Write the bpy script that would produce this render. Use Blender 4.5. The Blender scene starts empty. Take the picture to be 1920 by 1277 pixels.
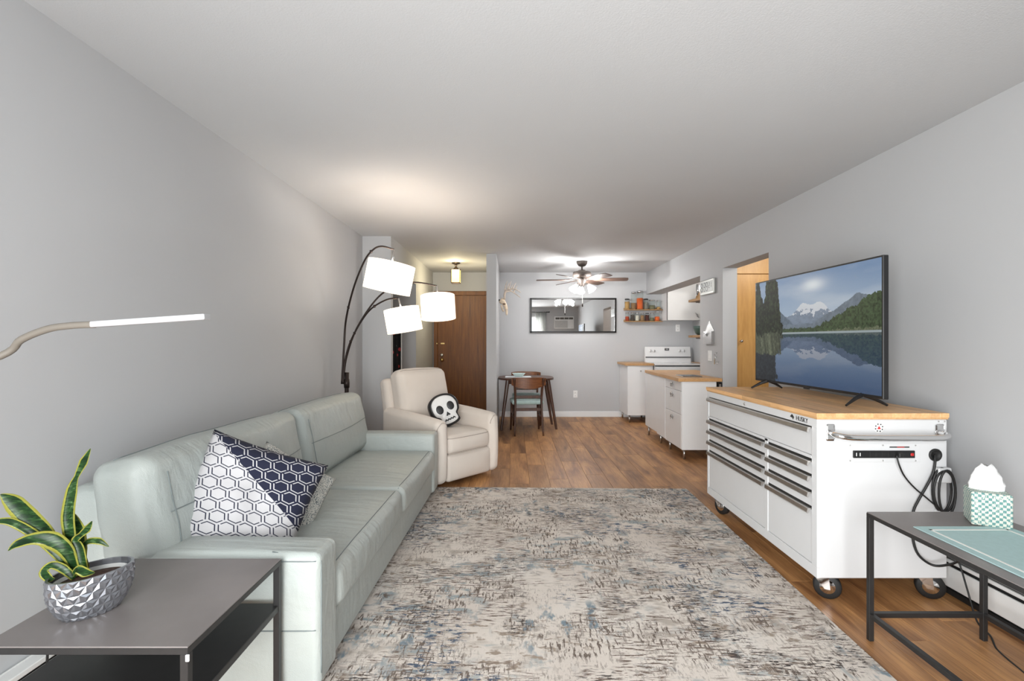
import bpy, bmesh, math, random
import numpy as np
from mathutils import Vector, Matrix, noise
from mathutils.bvhtree import BVHTree
random.seed(7)
sc = bpy.context.scene
COL = sc.collection
H = 1.29           # camera height
F = 940.0          # focal length in pixels of the 1920 wide frame
# ------------------------------------------------------------------ camera
cam_d = bpy.data.cameras.new('camera'); cam = bpy.data.objects.new('camera', cam_d); COL.objects.link(cam)
cam.location = (0, 0, H); cam.rotation_euler = (math.pi/2, 0, 0)
cam_d.sensor_width = 36; cam_d.lens = F/1920*36; cam_d.clip_start = .02
sc.camera = cam
# ------------------------------------------------------------------ world, light, exposure
w = bpy.data.worlds.new('world'); sc.world = w; w.use_nodes = True
w.node_tree.nodes['Background'].inputs[0].default_value = (.80, .90, 1, 1)
w.node_tree.nodes['Background'].inputs[1].default_value = 1.5
def area(name, loc, rot, sx, sy, power, col=(1,1,1)):
    d = bpy.data.lights.new(name, 'AREA'); d.shape = 'RECTANGLE'; d.size = sx; d.size_y = sy; d.energy = power; d.color = col
    o = bpy.data.objects.new(name, d); COL.objects.link(o); o.location = loc; o.rotation_euler = rot; return o
def point(name, loc, power, col=(1,1,1), r=.03, parent=None):
    d = bpy.data.lights.new(name, 'POINT'); d.energy = power; d.color = col; d.shadow_soft_size = r
    o = bpy.data.objects.new(name, d); COL.objects.link(o); o.location = loc
    return o
area('window_daylight', (-.75, -1.05, 1.15), (math.pi/2, 0, math.radians(-22)), 2.9, 2.1, 195, (1, .99, .98)).data.spread = math.radians(150)
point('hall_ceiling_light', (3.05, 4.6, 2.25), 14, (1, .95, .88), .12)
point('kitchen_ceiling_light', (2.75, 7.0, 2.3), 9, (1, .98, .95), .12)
sc.view_settings.view_transform = 'Standard'; sc.view_settings.look = 'None'
sc.view_settings.gamma = 1; sc.view_settings.use_curve_mapping = False
sc.view_settings.exposure = .55
# ------------------------------------------------------------------ helpers
def W(px, py, s): return Vector(((px-960)/s, F/s, H-(py-638.5)/s))
def lin(h):
    h = h.lstrip('#'); v = [int(h[i:i+2], 16)/255 for i in (0, 2, 4)]
    return tuple(c/12.92 if c <= .04045 else ((c+.055)/1.055)**2.4 for c in v) + (1,)
MATS = {}
def nodes(name):
    m = bpy.data.materials.new(name); m.use_nodes = True; MATS[name] = m
    nt = m.node_tree; return m, nt, nt.nodes['Principled BSDF']
def coord(nt, scale=(1,1,1), kind='Object', rnd=False):
    tc = nt.nodes.new('ShaderNodeTexCoord'); mp = nt.nodes.new('ShaderNodeMapping')
    nt.links.new(tc.outputs[kind], mp.inputs[0]); mp.inputs['Scale'].default_value = scale
    if rnd:
        oi = nt.nodes.new('ShaderNodeObjectInfo'); vm = nt.nodes.new('ShaderNodeVectorMath'); vm.operation = 'SCALE'
        cb = nt.nodes.new('ShaderNodeCombineXYZ')
        for i in range(3): nt.links.new(oi.outputs['Random'], cb.inputs[i])
        nt.links.new(cb.outputs[0], vm.inputs[0]); vm.inputs['Scale'].default_value = 37
        nt.links.new(vm.outputs[0], mp.inputs['Location'])
    return mp.outputs[0]
def ramp(nt, fac, stops):
    r = nt.nodes.new('ShaderNodeValToRGB'); nt.links.new(fac, r.inputs[0])
    e = r.color_ramp.elements
    while len(e) < len(stops): e.new(.5)
    for i, (p, c) in enumerate(stops): e[i].position = p; e[i].color = c if len(c) == 4 else tuple(c)+(1,)
    return r.outputs[0]
def noise_n(nt, vec, scale, detail=3, rough=.5, dist=0):
    n = nt.nodes.new('ShaderNodeTexNoise'); nt.links.new(vec, n.inputs['Vector'])
    n.inputs['Scale'].default_value = scale; n.inputs['Detail'].default_value = detail
    n.inputs['Roughness'].default_value = rough; n.inputs['Distortion'].default_value = dist
    return n.outputs['Fac']
def bump(nt, p, fac, strength, dist=.002):
    b = nt.nodes.new('ShaderNodeBump'); b.inputs['Strength'].default_value = strength; b.inputs['Distance'].default_value = dist
    nt.links.new(fac, b.inputs['Height']); nt.links.new(b.outputs[0], p.inputs['Normal'])
def math_n(nt, op, a, b=None, c=None):
    n = nt.nodes.new('ShaderNodeMath'); n.operation = op
    for i, v in enumerate((a, b, c)):
        if v is None: continue
        if isinstance(v, (int, float)): n.inputs[i].default_value = v
        else: nt.links.new(v, n.inputs[i])
    return n.outputs[0]
def mix_n(nt, fac, a, b):
    n = nt.nodes.new('ShaderNodeMix'); n.data_type = 'RGBA'
    for sock, v in ((n.inputs[0], fac), (n.inputs[6], a), (n.inputs[7], b)):
        if isinstance(v, (int, float)): sock.default_value = v
        elif isinstance(v, tuple): sock.default_value = v
        else: nt.links.new(v, sock)
    return n.outputs[2]
def paint(name, col, rough=.5, metal=0, var=.04, scale=8, bmp=0, bscale=200, coat=0, spec=.5):
    """plain material with a faint procedural variation"""
    m, nt, p = nodes(name); v = coord(nt)
    f = noise_n(nt, v, scale)
    c = lin(col) if isinstance(col, str) else tuple(col)+(1,)
    lo = tuple(max(0, x*(1-var)) for x in c[:3])+(1,); hi = tuple(min(1, x*(1+var)) for x in c[:3])+(1,)
    nt.links.new(ramp(nt, f, [(.3, lo), (.7, hi)]), p.inputs['Base Color'])
    p.inputs['Roughness'].default_value = rough; p.inputs['Metallic'].default_value = metal
    p.inputs['Coat Weight'].default_value = coat; p.inputs['Specular IOR Level'].default_value = spec
    if bmp: bump(nt, p, noise_n(nt, v, bscale, 2), bmp)
    return m
def wood(name, stops, scale=(1, 12, 12), rough=.45, base=3, rnd=True, bmp=.08, tone=.25):
    m, nt, p = nodes(name); v = coord(nt, scale, rnd=rnd)
    f = noise_n(nt, v, base, 6, .6, .6); g = noise_n(nt, v, base*9, 3, .6)
    mixf = math_n(nt, 'ADD', math_n(nt, 'MULTIPLY', f, .75), math_n(nt, 'MULTIPLY', g, .25))
    c = ramp(nt, mixf, [(a, lin(b)) for a, b in stops])
    oi = nt.nodes.new('ShaderNodeObjectInfo')
    val = math_n(nt, 'ADD', math_n(nt, 'MULTIPLY', oi.outputs['Random'], tone), 1-tone/2)
    hs = nt.nodes.new('ShaderNodeHueSaturation'); nt.links.new(c, hs.inputs['Color']); nt.links.new(val, hs.inputs['Value'])
    nt.links.new(hs.outputs[0], p.inputs['Base Color']); p.inputs['Roughness'].default_value = rough
    if bmp: bump(nt, p, mixf, bmp, .001)
    return m
def glow(name, col, strength):
    m, nt, p = nodes(name); c = lin(col)
    p.inputs['Base Color'].default_value = c; p.inputs['Emission Color'].default_value = c
    v = coord(nt); f = noise_n(nt, v, 300, 2)
    nt.links.new(math_n(nt, 'MULTIPLY', math_n(nt, 'ADD', math_n(nt, 'MULTIPLY', f, .06), .97), strength), p.inputs['Emission Strength'])
    p.inputs['Roughness'].default_value = .8
    return m
def clear(name, tint=(.95, .97, .96), gloss=.12):
    m, nt, p = nodes(name)
    t = nt.nodes.new('ShaderNodeBsdfTransparent'); t.inputs[0].default_value = tint+(1,)
    g = nt.nodes.new('ShaderNodeBsdfGlossy'); g.inputs['Roughness'].default_value = .03
    fr = nt.nodes.new('ShaderNodeLayerWeight'); fr.inputs[0].default_value = gloss
    mx = nt.nodes.new('ShaderNodeMixShader'); nt.links.new(fr.outputs['Facing'], mx.inputs[0])
    nt.links.new(t.outputs[0], mx.inputs[1]); nt.links.new(g.outputs[0], mx.inputs[2])
    nt.links.new(mx.outputs[0], nt.nodes['Material Output'].inputs[0]); return m

XF = {}   # root -> matrix
def root(name, loc, rz=0, label=None, cat=None, group=None):
    o = bpy.data.objects.new(name, None); COL.objects.link(o); o.location = loc; o.rotation_euler = (0, 0, rz)
    o.empty_display_size = .1
    XF[o] = Matrix.Translation(loc) @ Matrix.Rotation(rz, 4, 'Z')
    if label: tag(o, label, cat, group)
    return o
def tag(o, label, cat, group=None):
    o['label'] = label; o['category'] = cat
    if group: o['group'] = group
    return o
def obj(name, bm, mat, parent=None, smooth=False, world=True, struct=False):
    """link a bmesh as one object; coordinates are world ones and are moved into the parent's frame"""
    if parent is not None and world:
        bm.transform(XF[parent].inverted())
    me = bpy.data.meshes.new(name); bm.normal_update(); bm.to_mesh(me); bm.free()
    if smooth: me.polygons.foreach_set('use_smooth', [True]*len(me.polygons))
    me.materials.append(MATS[mat] if isinstance(mat, str) else mat)
    o = bpy.data.objects.new(name, me); COL.objects.link(o)
    if parent is not None:
        o.parent = parent; XF[o] = XF[parent].copy()
    else: XF[o] = Matrix.Identity(4)
    if struct: o['kind'] = 'structure'
    return o
def box(x0, x1, y0, y1, z0, z1, bev=0, seg=1, bm=None):
    b = bmesh.new()
    r = bmesh.ops.create_cube(b, size=1)
    for v in b.verts: v.co = Vector((x0+(v.co.x+.5)*(x1-x0), y0+(v.co.y+.5)*(y1-y0), z0+(v.co.z+.5)*(z1-z0)))
    if bev: bmesh.ops.bevel(b, geom=b.edges[:], offset=bev, segments=seg, affect='EDGES', profile=.5)
    if bm is not None: merge(bm, b); return bm
    return b
def merge(dst, src):
    m = bpy.data.meshes.new('tmp'); src.to_mesh(m); src.free(); dst.from_mesh(m); bpy.data.meshes.remove(m)
def tube(path, r, n=8, bm=None, closed=False, caps=True):
    bm = bm or bmesh.new(); pts = [Vector(p) for p in path]; N = len(pts)
    rs = r if isinstance(r, (list, tuple)) else [r]*N
    rings = []; up = None
    for i, p in enumerate(pts):
        if closed: t = (pts[(i+1) % N]-pts[i-1]).normalized()
        else: t = (pts[min(i+1, N-1)]-pts[max(i-1, 0)]).normalized()
        if up is None:
            up = Vector((0, 0, 1)) if abs(t.z) < .9 else Vector((1, 0, 0))
        a = (up - t*up.dot(t)).normalized(); up = a; b = t.cross(a)
        rings.append([bm.verts.new(p+rs[i]*(a*math.cos(2*math.pi*k/n)+b*math.sin(2*math.pi*k/n))) for k in range(n)])
    for i in range(N if closed else N-1):
        A, Bq = rings[i], rings[(i+1) % N]
        for k in range(n): bm.faces.new((A[k], A[(k+1) % n], Bq[(k+1) % n], Bq[k]))
    if caps and not closed:
        bm.faces.new(rings[0][::-1]); bm.faces.new(rings[-1])
    return bm
def smooth_path(pts, k=6):
    P = [Vector(p) for p in pts]; out = []
    for i in range(len(P)-1):
        p0, p1, p2, p3 = P[max(i-1, 0)], P[i], P[i+1], P[min(i+2, len(P)-1)]
        for j in range(k):
            t = j/k
            out.append(.5*((2*p1)+(p2-p0)*t+(2*p0-5*p1+4*p2-p3)*t*t+(3*p1-p0-3*p2+p3)*t**3))
    out.append(P[-1]); return out
def lathe(prof, c=(0, 0, 0), n=24, bm=None, axis=None, sx=1, sy=1):
    """prof: list of (radius, z); axis: matrix that turns the z axis"""
    bm = bm or bmesh.new(); c = Vector(c); rings = []
    for r, z in prof:
        ring = []
        for k in range(n):
            v = Vector((r*math.cos(2*math.pi*k/n)*sx, r*math.sin(2*math.pi*k/n)*sy, z))
            if axis is not None: v = axis @ v
            ring.append(bm.verts.new(c+v))
        rings.append(ring)
    for A, Bq in zip(rings, rings[1:]):
        for k in range(n): bm.faces.new((A[k], A[(k+1) % n], Bq[(k+1) % n], Bq[k]))
    if prof[0][0] > 1e-5: bm.faces.new(rings[0][::-1])
    if prof[-1][0] > 1e-5: bm.faces.new(rings[-1])
    bmesh.ops.remove_doubles(bm, verts=bm.verts[:], dist=1e-6)
    return bm
def rbox(c, size, r, puff=(0, 0, 0), n=6, rot=None, wrinkle=0, seed=0):
    """rounded, puffed box"""
    c = Vector(c); h = [s/2 for s in size]; r = min(r, min(h)*.98)
    def ax(hh):
        inner = hh-r; l = [inner*(2*i/n-1) for i in range(n+1)] if inner > 1e-6 else [0]
        k = 4; e = [inner+r*math.tan(math.pi/4*(i/k)) for i in range(1, k+1)]
        return [-x for x in e[::-1]]+l+e
    A = [ax(x) for x in h]; bm = bmesh.new(); cache = {}
    def vert(i, j, k):
        key = (i, j, k)
        if key in cache: return cache[key]
        q = Vector((A[0][i], A[1][j], A[2][k])); u = [q[a]/h[a] for a in range(3)]
        inn = Vector([max(-(h[a]-r), min(h[a]-r, q[a])) for a in range(3)]); d = q-inn
        if d.length > 1e-9: q = inn+d.normalized()*r
        for a in range(3):
            if puff[a]:
                o1, o2 = [b for b in range(3) if b != a]
                q[a] += u[a]*puff[a]*max(0, 1-u[o1]**2)*max(0, 1-u[o2]**2)
        if wrinkle:
            q = q + Vector((1, 1, 1))*wrinkle*noise.noise(Vector((q.x*7+seed, q.y*4, q.z*9+seed)))
        cache[key] = bm.verts.new(q); return cache[key]
    n0, n1, n2 = (len(a)-1 for a in A)
    for (ni, nj, f) in ((n1, n2, lambda i, j, e: (n0*e, i, j)), (n0, n2, lambda i, j, e: (i, n1*e, j)), (n0, n1, lambda i, j, e: (i, j, n2*e))):
        for e in (0, 1):
            for i in range(ni):
                for j in range(nj):
                    bm.faces.new([vert(*f(i, j, e)), vert(*f(i+1, j, e)), vert(*f(i+1, j+1, e)), vert(*f(i, j+1, e))])
    bmesh.ops.recalc_face_normals(bm, faces=bm.faces[:])
    M = Matrix.Translation(c)
    if rot is not None: M = M @ rot
    bm.transform(M); return bm
def on_surface(bm, pts, d, lift=.0015):
    """drop points along direction d on the surface of a bmesh"""
    t = BVHTree.FromBMesh(bm); d = Vector(d).normalized(); out = []
    for p in pts:
        hit = t.ray_cast(Vector(p)-d*2, d)
        if hit[0] is not None: out.append(hit[0]+hit[1]*lift)
    return out
def line(a, b, n=20): return [Vector(a).lerp(Vector(b), i/n) for i in range(n+1)]
def prism(outline, y0, y1, bm=None):
    """outline of (x, z) extruded along y"""
    bm = bm or bmesh.new()
    a = [bm.verts.new((x, y0, z)) for x, z in outline]; b = [bm.verts.new((x, y1, z)) for x, z in outline]
    n = len(a); bm.faces.new(a); bm.faces.new(b[::-1])
    for i in range(n): bm.faces.new((a[i], b[i], b[(i+1) % n], a[(i+1) % n]))
    bmesh.ops.recalc_face_normals(bm, faces=bm.faces[:])
    return bm
def text_bm(body, size, M, depth=.001):
    cu = bpy.data.curves.new('t', 'FONT'); cu.body = body; cu.size = size; cu.extrude = depth; cu.align_x = 'CENTER'; cu.align_y = 'CENTER'
    o = bpy.data.objects.new('t', cu); me = bpy.data.meshes.new_from_object(o)
    bm = bmesh.new(); bm.from_mesh(me); bm.transform(M)
    bpy.data.objects.remove(o); bpy.data.curves.remove(cu); bpy.data.meshes.remove(me); return bm
def copy_tree(o, parent=None):
    c = o.copy(); COL.objects.link(c); XF[c] = XF[o].copy()
    if parent is not None: c.parent = parent
    for ch in list(o.children): copy_tree(ch, c)
    return c
# ------------------------------------------------------------------ materials
def wall_paint(name, col, bs=350, b=.05):
    m = paint(name, col, .75, 0, .015, 1.2, b, bs, spec=.25); return m
wall_paint('wall_paint', (.50, .505, .515)); wall_paint('ceiling_paint', (.585, .592, .603), 160, .35)
wall_paint('trim_white', (.80, .81, .82)); paint('heater_white', (.80, .80, .79), .4)
paint('slot_and_shadow_black', (.012, .012, .012), .6); paint('white_plastic', (.82, .82, .81), .35)
paint('cabinet_white', (.80, .803, .808), .35, 0, .01); paint('chest_white', (.66, .663, .67), .5, 0, .01)
paint('upper_cabinet_white', (.80, .79, .77), .3, 0, .01); paint('enamel_white', (.83, .83, .83), .2, 0, .01, coat=.3)
paint('steel', (.55, .54, .53), .3, 1, .05, 30); paint('chrome', (.8, .8, .8), .07, 1, .01); paint('handle_steel', (.62, .605, .585), .3, 1, .04, 30)
paint('black_metal', (.020, .019, .019), .45, 0, .1, 30, .03, 400); paint('table_top_sheen', (.20, .18, .174), .38, 0, .12, 5, .02, 300)  # black table top lightened: grazing reflected light is put into its colour
paint('black_plastic', (.012, .012, .013), .35); paint('rubber', (.010, .010, .010), .6); paint('cord_black', (.010, .010, .010), .5)
paint('bronze', (.035, .025, .022), .4, .7, .1, 20); paint('fan_bronze', (.10, .082, .072), .5, .4, .12, 60)
paint('brass', (.60, .42, .18), .25, 1); paint('red', (.55, .02, .02), .35); paint('grey_print', (.03, .03, .03), .5)
paint('lcd', (.38, .40, .38), .4); paint('clock_grey', (.36, .36, .34), .35, .5)
paint('bowl_green', (.06, .10, .085), .3); paint('bowl_mint', (.60, .72, .69), .3); paint('paper', (.72, .76, .78), .7)
paint('lamp_taupe', (.15, .132, .11), .6); paint('led_white', (.40, .40, .41), .6)
paint('soil', (.06, .03, .02), .9, 0, .5, 60, .6, 120); paint('pot_silver', (.34, .35, .38), .28, .85, .08, 25)
paint('bone', (.66, .54, .40), .6, 0, .3, 18, .2, 60); paint('antler', (.55, .46, .38), .6, 0, .25, 25); paint('bone_dark', (.14, .08, .05), .7)
paint('skull_black', (.012, .012, .013), .45, 0, .05, 40, .05, 200); paint('skull_white', (.74, .74, .73), .35, 0, .03, 30)
paint('curtain_white', (.82, .82, .80), .8, 0, .03, 20, .1, 300); paint('tissue', (.9, .9, .9), .8, 0, .02)
paint('grey_plastic', (.55, .55, .54), .5); paint('vent_dark', (.10, .09, .08), .6); paint('tablet', (.05, .045, .045), .2)
paint('seam', (.20, .23, .23), .6); paint('seam_cream', (.42, .36, .32), .7); paint('swivel_dark', (.01, .01, .01), .6)
m, nt, p = nodes('leather'); v = coord(nt)
f = noise_n(nt, v, 2.2, 3); nt.links.new(ramp(nt, f, [(.3, (.385, .424, .410, 1)), (.7, (.43, .456, .43, 1))]), p.inputs['Base Color'])
p.inputs['Roughness'].default_value = .36; p.inputs['Specular IOR Level'].default_value = .5
bump(nt, p, math_n(nt, 'ADD', noise_n(nt, v, 420, 2), math_n(nt, 'ADD', math_n(nt, 'MULTIPLY', noise_n(nt, v, 9, 3, .55, .8), 4), math_n(nt, 'MULTIPLY', noise_n(nt, coord(nt, (2.2, 15, 5)), 1.4, 3, .5, .4), 7))), .34, .004)
m, nt, p = nodes('cream_fabric'); v = coord(nt)
f = noise_n(nt, v, 3, 3); nt.links.new(ramp(nt, f, [(.3, (.66, .59, .525, 1)), (.7, (.72, .65, .585, 1))]), p.inputs['Base Color'])
p.inputs['Roughness'].default_value = .9; p.inputs['Sheen Weight'].default_value = .2
bump(nt, p, math_n(nt, 'ADD', noise_n(nt, v, 500, 2), math_n(nt, 'MULTIPLY', noise_n(nt, v, 7, 2), 4)), .25, .003)
paint('seat_mint', (.38, .50, .48), .7, 0, .05, 20, .1, 300); paint('mat_mint', (.40, .56, .56), .8, 0, .04, 60, .15, 500); paint('mat_white', (.82, .82, .78), .8)
wood('walnut', [(.3, '#2e1b12'), (.55, '#4f2f1f'), (.75, '#6b4027')], (14, 14, 1.2), .4, 2.5, True, .05, .15)
wood('walnut_light', [(.3, '#4e2c17'), (.55, '#7c4a27'), (.75, '#8f5a33')], (1.5, 14, 18), .38, 2.5, True, .05, .1)
wood('door_wood', [(.25, '#4c2a0c'), (.5, '#724413'), (.75, '#8a581e')], (16, 16, .9), .5, 2.2, True, .04, .06)
wood('hall_wood', [(.3, '#c08f50'), (.55, '#d3a260'), (.75, '#ddb070')], (5, 5, .7), .4, 2, True, .02, .06)
wood('butcher_block', [(.3, '#cd9c66'), (.55, '#e4b683'), (.75, '#efc896')], (22, 1.2, 22), .38, 2.5, True, .03, .30)
wood('counter_wood', [(.3, '#b3895a'), (.55, '#c59a6b'), (.75, '#d0a878')], (10, 1.5, 14), .4, 2.5, True, .03, .15)
wood('shelf_wood', [(.3, '#8d6a44'), (.6, '#b08a5e'), (.8, '#be9a6d')], (10, 2, 14), .5, 2.5, True, .03, .1)
wood('fan_blade', [(.3, '#4a382f'), (.6, '#6d564a'), (.8, '#7d6657')], (2, 14, 14), .5, 2.5, True, .03, .05)
# floor planks: brown, cloudy tone with grain along the plank
m, nt, p = nodes('plank_wood')
v = coord(nt, (5, .8, 1), rnd=True); v2 = coord(nt, (60, 2.2, 1), rnd=True)
f = noise_n(nt, v, 1.7, 4, .55, .5); g = noise_n(nt, v2, 2.0, 4, .65, .4)
base = ramp(nt, f, [(.30, lin('#7d5230')), (.47, lin('#a8784a')), (.60, lin('#be8b57')), (.76, lin('#cd9a62'))])
gr = ramp(nt, g, [(.35, (.62, .58, .55, 1)), (.55, (1, 1, 1, 1))])
mm = nt.nodes.new('ShaderNodeMix'); mm.data_type = 'RGBA'; mm.blend_type = 'MULTIPLY'; mm.inputs[0].default_value = .75
nt.links.new(base, mm.inputs[6]); nt.links.new(gr, mm.inputs[7])
oi = nt.nodes.new('ShaderNodeObjectInfo'); hs = nt.nodes.new('ShaderNodeHueSaturation')
nt.links.new(mm.outputs[2], hs.inputs['Color'])
nt.links.new(math_n(nt, 'ADD', math_n(nt, 'MULTIPLY', oi.outputs['Random'], .36), .84), hs.inputs['Value'])
hs.inputs['Saturation'].default_value = .98
nt.links.new(hs.outputs[0], p.inputs['Base Color']); p.inputs['Roughness'].default_value = .42; bump(nt, p, g, .05, .001)
paint('subfloor', (.10, .06, .035), .8)
# rug: cream ground with broken woven strokes running both ways
m, nt, p = nodes('rug_weave')
c1 = coord(nt, (1, 1, 1))
def strokes(sx, sy, seed, lo, hi, big, blo, bhi):
    tc = nt.nodes.new('ShaderNodeMapping'); nt.links.new(c1, tc.inputs[0]); tc.inputs['Scale'].default_value = (sx, sy, 1); tc.inputs['Location'].default_value = (seed, seed*1.7, 0)
    a = noise_n(nt, tc.outputs[0], 1, 3, .65)
    tb = nt.nodes.new('ShaderNodeMapping'); nt.links.new(c1, tb.inputs[0]); tb.inputs['Location'].default_value = (seed*2.3, seed, 0)
    b = noise_n(nt, tb.outputs[0], big, 3, .6)
    s = ramp(nt, a, [(lo, (0, 0, 0, 1)), (hi, (1, 1, 1, 1))]); k = ramp(nt, b, [(blo, (0, 0, 0, 1)), (bhi, (1, 1, 1, 1))])
    return math_n(nt, 'MULTIPLY', s, k)
ground = ramp(nt, noise_n(nt, c1, 2.2, 4), [(.3, (.60, .535, .48, 1)), (.55, (.69, .63, .57, 1)), (.75, (.70, .665, .625, 1))])
x = mix_n(nt, strokes(5, 9, 3.1, .50, .62, 2.2, .44, .58), ground, (.44, .385, .335, 1))
x = mix_n(nt, strokes(7, 16, 9.4, .52, .60, 1.7, .48, .58), x, (.30, .345, .36, 1))
x = mix_n(nt, strokes(13, 6, 15.4, .54, .62, 1.9, .50, .60), x, (.20, .26, .30, 1))
x = mix_n(nt, strokes(11, 20, 44.4, .55, .61, 2.1, .50, .57), x, (.33, .265, .21, 1))
x = mix_n(nt, strokes(13, 85, 7.7, .53, .56, 3.4, .46, .54), x, (.17, .125, .10, 1))
x = mix_n(nt, strokes(75, 15, 12.2, .545, .575, 3.1, .48, .55), x, (.15, .115, .095, 1))
x = mix_n(nt, strokes(22, 110, 27.7, .54, .565, 2.3, .52, .58), x, (.045, .035, .032, 1))
x = mix_n(nt, strokes(16, 50, 21.3, .55, .58, 1.6, .54, .60), x, (.07, .10, .15, 1))
x = mix_n(nt, strokes(95, 24, 31.0, .55, .59, 4.0, .44, .54), x, (.40, .355, .315, 1))
nt.links.new(x, p.inputs['Base Color']); p.inputs['Roughness'].default_value = .95
bump(nt, p, noise_n(nt, c1, 260, 2), .5, .003)
# pillow prints
def uvmap(nt, sx, sy, rot=0):
    tc = nt.nodes.new('ShaderNodeTexCoord'); mp = nt.nodes.new('ShaderNodeMapping'); nt.links.new(tc.outputs['UV'], mp.inputs[0])
    mp.inputs['Scale'].default_value = (sx, sy, 1); mp.inputs['Rotation'].default_value = (0, 0, rot); return mp.outputs[0]
m, nt, p = nodes('hexagon_print')
v = uvmap(nt, 7.0, 9.0, .75)
def vmath(op, a, b=None):
    n = nt.nodes.new('ShaderNodeVectorMath'); n.operation = op
    for i, q in enumerate((a, b)):
        if q is None: continue
        if isinstance(q, tuple): n.inputs[i].default_value = q
        else: nt.links.new(q, n.inputs[i])
    return n
S = (1, 1.732, 1); Hf = (.5, .866, .5)
a = vmath('SUBTRACT', vmath('MODULO', vmath('ADD', v, (40, 51.96, 0)).outputs[0], S).outputs[0], Hf).outputs[0]
b = vmath('SUBTRACT', vmath('MODULO', vmath('ADD', v, (40.5, 52.826, 0)).outputs[0], S).outputs[0], Hf).outputs[0]
a = vmath('MULTIPLY', a, (1, 1, 0)).outputs[0]; b = vmath('MULTIPLY', b, (1, 1, 0)).outputs[0]
la = vmath('LENGTH', a).outputs['Value']; lb = vmath('LENGTH', b).outputs['Value']
sel = math_n(nt, 'LESS_THAN', la, lb)
mv = nt.nodes.new('ShaderNodeMix'); mv.data_type = 'VECTOR'; nt.links.new(sel, mv.inputs[0]); nt.links.new(b, mv.inputs[4]); nt.links.new(a, mv.inputs[5])
gabs = vmath('ABSOLUTE', mv.outputs[1]).outputs[0]
dd = vmath('DOT_PRODUCT', gabs, (.5, .866, 0)).outputs['Value']
sx_ = nt.nodes.new('ShaderNodeSeparateXYZ'); nt.links.new(gabs, sx_.inputs[0])
hexd = math_n(nt, 'MAXIMUM', dd, sx_.outputs[0])
sg = nt.nodes.new('ShaderNodeSeparateXYZ'); nt.links.new(mv.outputs[1], sg.inputs[0])
gap = math_n(nt, 'GREATER_THAN', math_n(nt, 'ABSOLUTE', math_n(nt, 'SUBTRACT', sg.outputs[1], math_n(nt, 'MULTIPLY', sg.outputs[0], .4))), .05)
ln_ = math_n(nt, 'MULTIPLY', math_n(nt, 'MULTIPLY', math_n(nt, 'GREATER_THAN', hexd, .37), math_n(nt, 'LESS_THAN', hexd, .435)), gap)
tc = nt.nodes.new('ShaderNodeTexCoord'); su = nt.nodes.new('ShaderNodeSeparateXYZ'); nt.links.new(tc.outputs['UV'], su.inputs[0])
side = math_n(nt, 'GREATER_THAN', math_n(nt, 'ADD', su.outputs[1], math_n(nt, 'MULTIPLY', su.outputs[0], .62)), .97)
navy = (.008, .010, .030, 1); wht = (.47, .46, .47, 1)
nt.links.new(mix_n(nt, side, mix_n(nt, ln_, wht, navy), mix_n(nt, ln_, navy, wht)), p.inputs['Base Color'])
p.inputs['Roughness'].default_value = .9; bump(nt, p, noise_n(nt, coord(nt), 600, 2), .2, .001)
m, nt, p = nodes('speckle_print'); v = coord(nt)
f = noise_n(nt, v, 230, 2, .6); g = noise_n(nt, v, 14, 2)
nt.links.new(ramp(nt, math_n(nt, 'ADD', f, math_n(nt, 'MULTIPLY', g, .12)), [(.44, (.04, .05, .06, 1)), (.53, (.30, .34, .34, 1)), (.58, (.66, .64, .58, 1))]), p.inputs['Base Color'])
p.inputs['Roughness'].default_value = .95; bump(nt, p, f, .4, .002)
m, nt, p = nodes('planet_print'); v = coord(nt)
vo = nt.nodes.new('ShaderNodeTexVoronoi'); nt.links.new(v, vo.inputs['Vector']); vo.inputs['Scale'].default_value = 13
dot = math_n(nt, 'LESS_THAN', vo.outputs['Distance'], .30); ring = math_n(nt, 'GREATER_THAN', vo.outputs['Distance'], .17)
sp = nt.nodes.new('ShaderNodeSeparateColor'); nt.links.new(vo.outputs['Color'], sp.inputs[0])
isr = math_n(nt, 'GREATER_THAN', sp.outputs[1], .5); filled = math_n(nt, 'MAXIMUM', isr, ring)
keep = math_n(nt, 'MULTIPLY', math_n(nt, 'MULTIPLY', dot, filled), math_n(nt, 'GREATER_THAN', sp.outputs[2], .35))
pc = ramp(nt, sp.outputs[0], [(.0, (.55, .03, .02, 1)), (.4, (.5, .06, .08, 1)), (.55, (.6, .6, .58, 1)), (.8, (.25, .32, .35, 1))])
nt.links.new(mix_n(nt, keep, (.008, .008, .010, 1), pc), p.inputs['Base Color']); p.inputs['Roughness'].default_value = .85
m, nt, p = nodes('houndstooth_box'); v = coord(nt, (1, 1, 1))
ck = nt.nodes.new('ShaderNodeTexChecker'); nt.links.new(coord(nt, (1, 1, 1.0)), ck.inputs[0]); ck.inputs['Scale'].default_value = 95
wv = noise_n(nt, v, 160, 2)
nt.links.new(mix_n(nt, math_n(nt, 'MULTIPLY', ck.outputs['Fac'], math_n(nt, 'GREATER_THAN', wv, .40)), (.62, .64, .56, 1), (.13, .28, .27, 1)), p.inputs['Base Color'])
p.inputs['Roughness'].default_value = .9; bump(nt, p, wv, .5, .002)
m, nt, p = nodes('snake_leaf')
tc = nt.nodes.new('ShaderNodeTexCoord'); su = nt.nodes.new('ShaderNodeSeparateXYZ'); nt.links.new(tc.outputs['UV'], su.inputs[0])
e = math_n(nt, 'ABSOLUTE', math_n(nt, 'SUBTRACT', su.outputs[0], .5))
band = noise_n(nt, coord(nt, (20, 20, 90)), 1.2, 3, .6, 1.0)
green = ramp(nt, band, [(.40, (.008, .035, .010, 1)), (.56, (.030, .10, .022, 1)), (.66, (.12, .22, .08, 1))])
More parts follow.
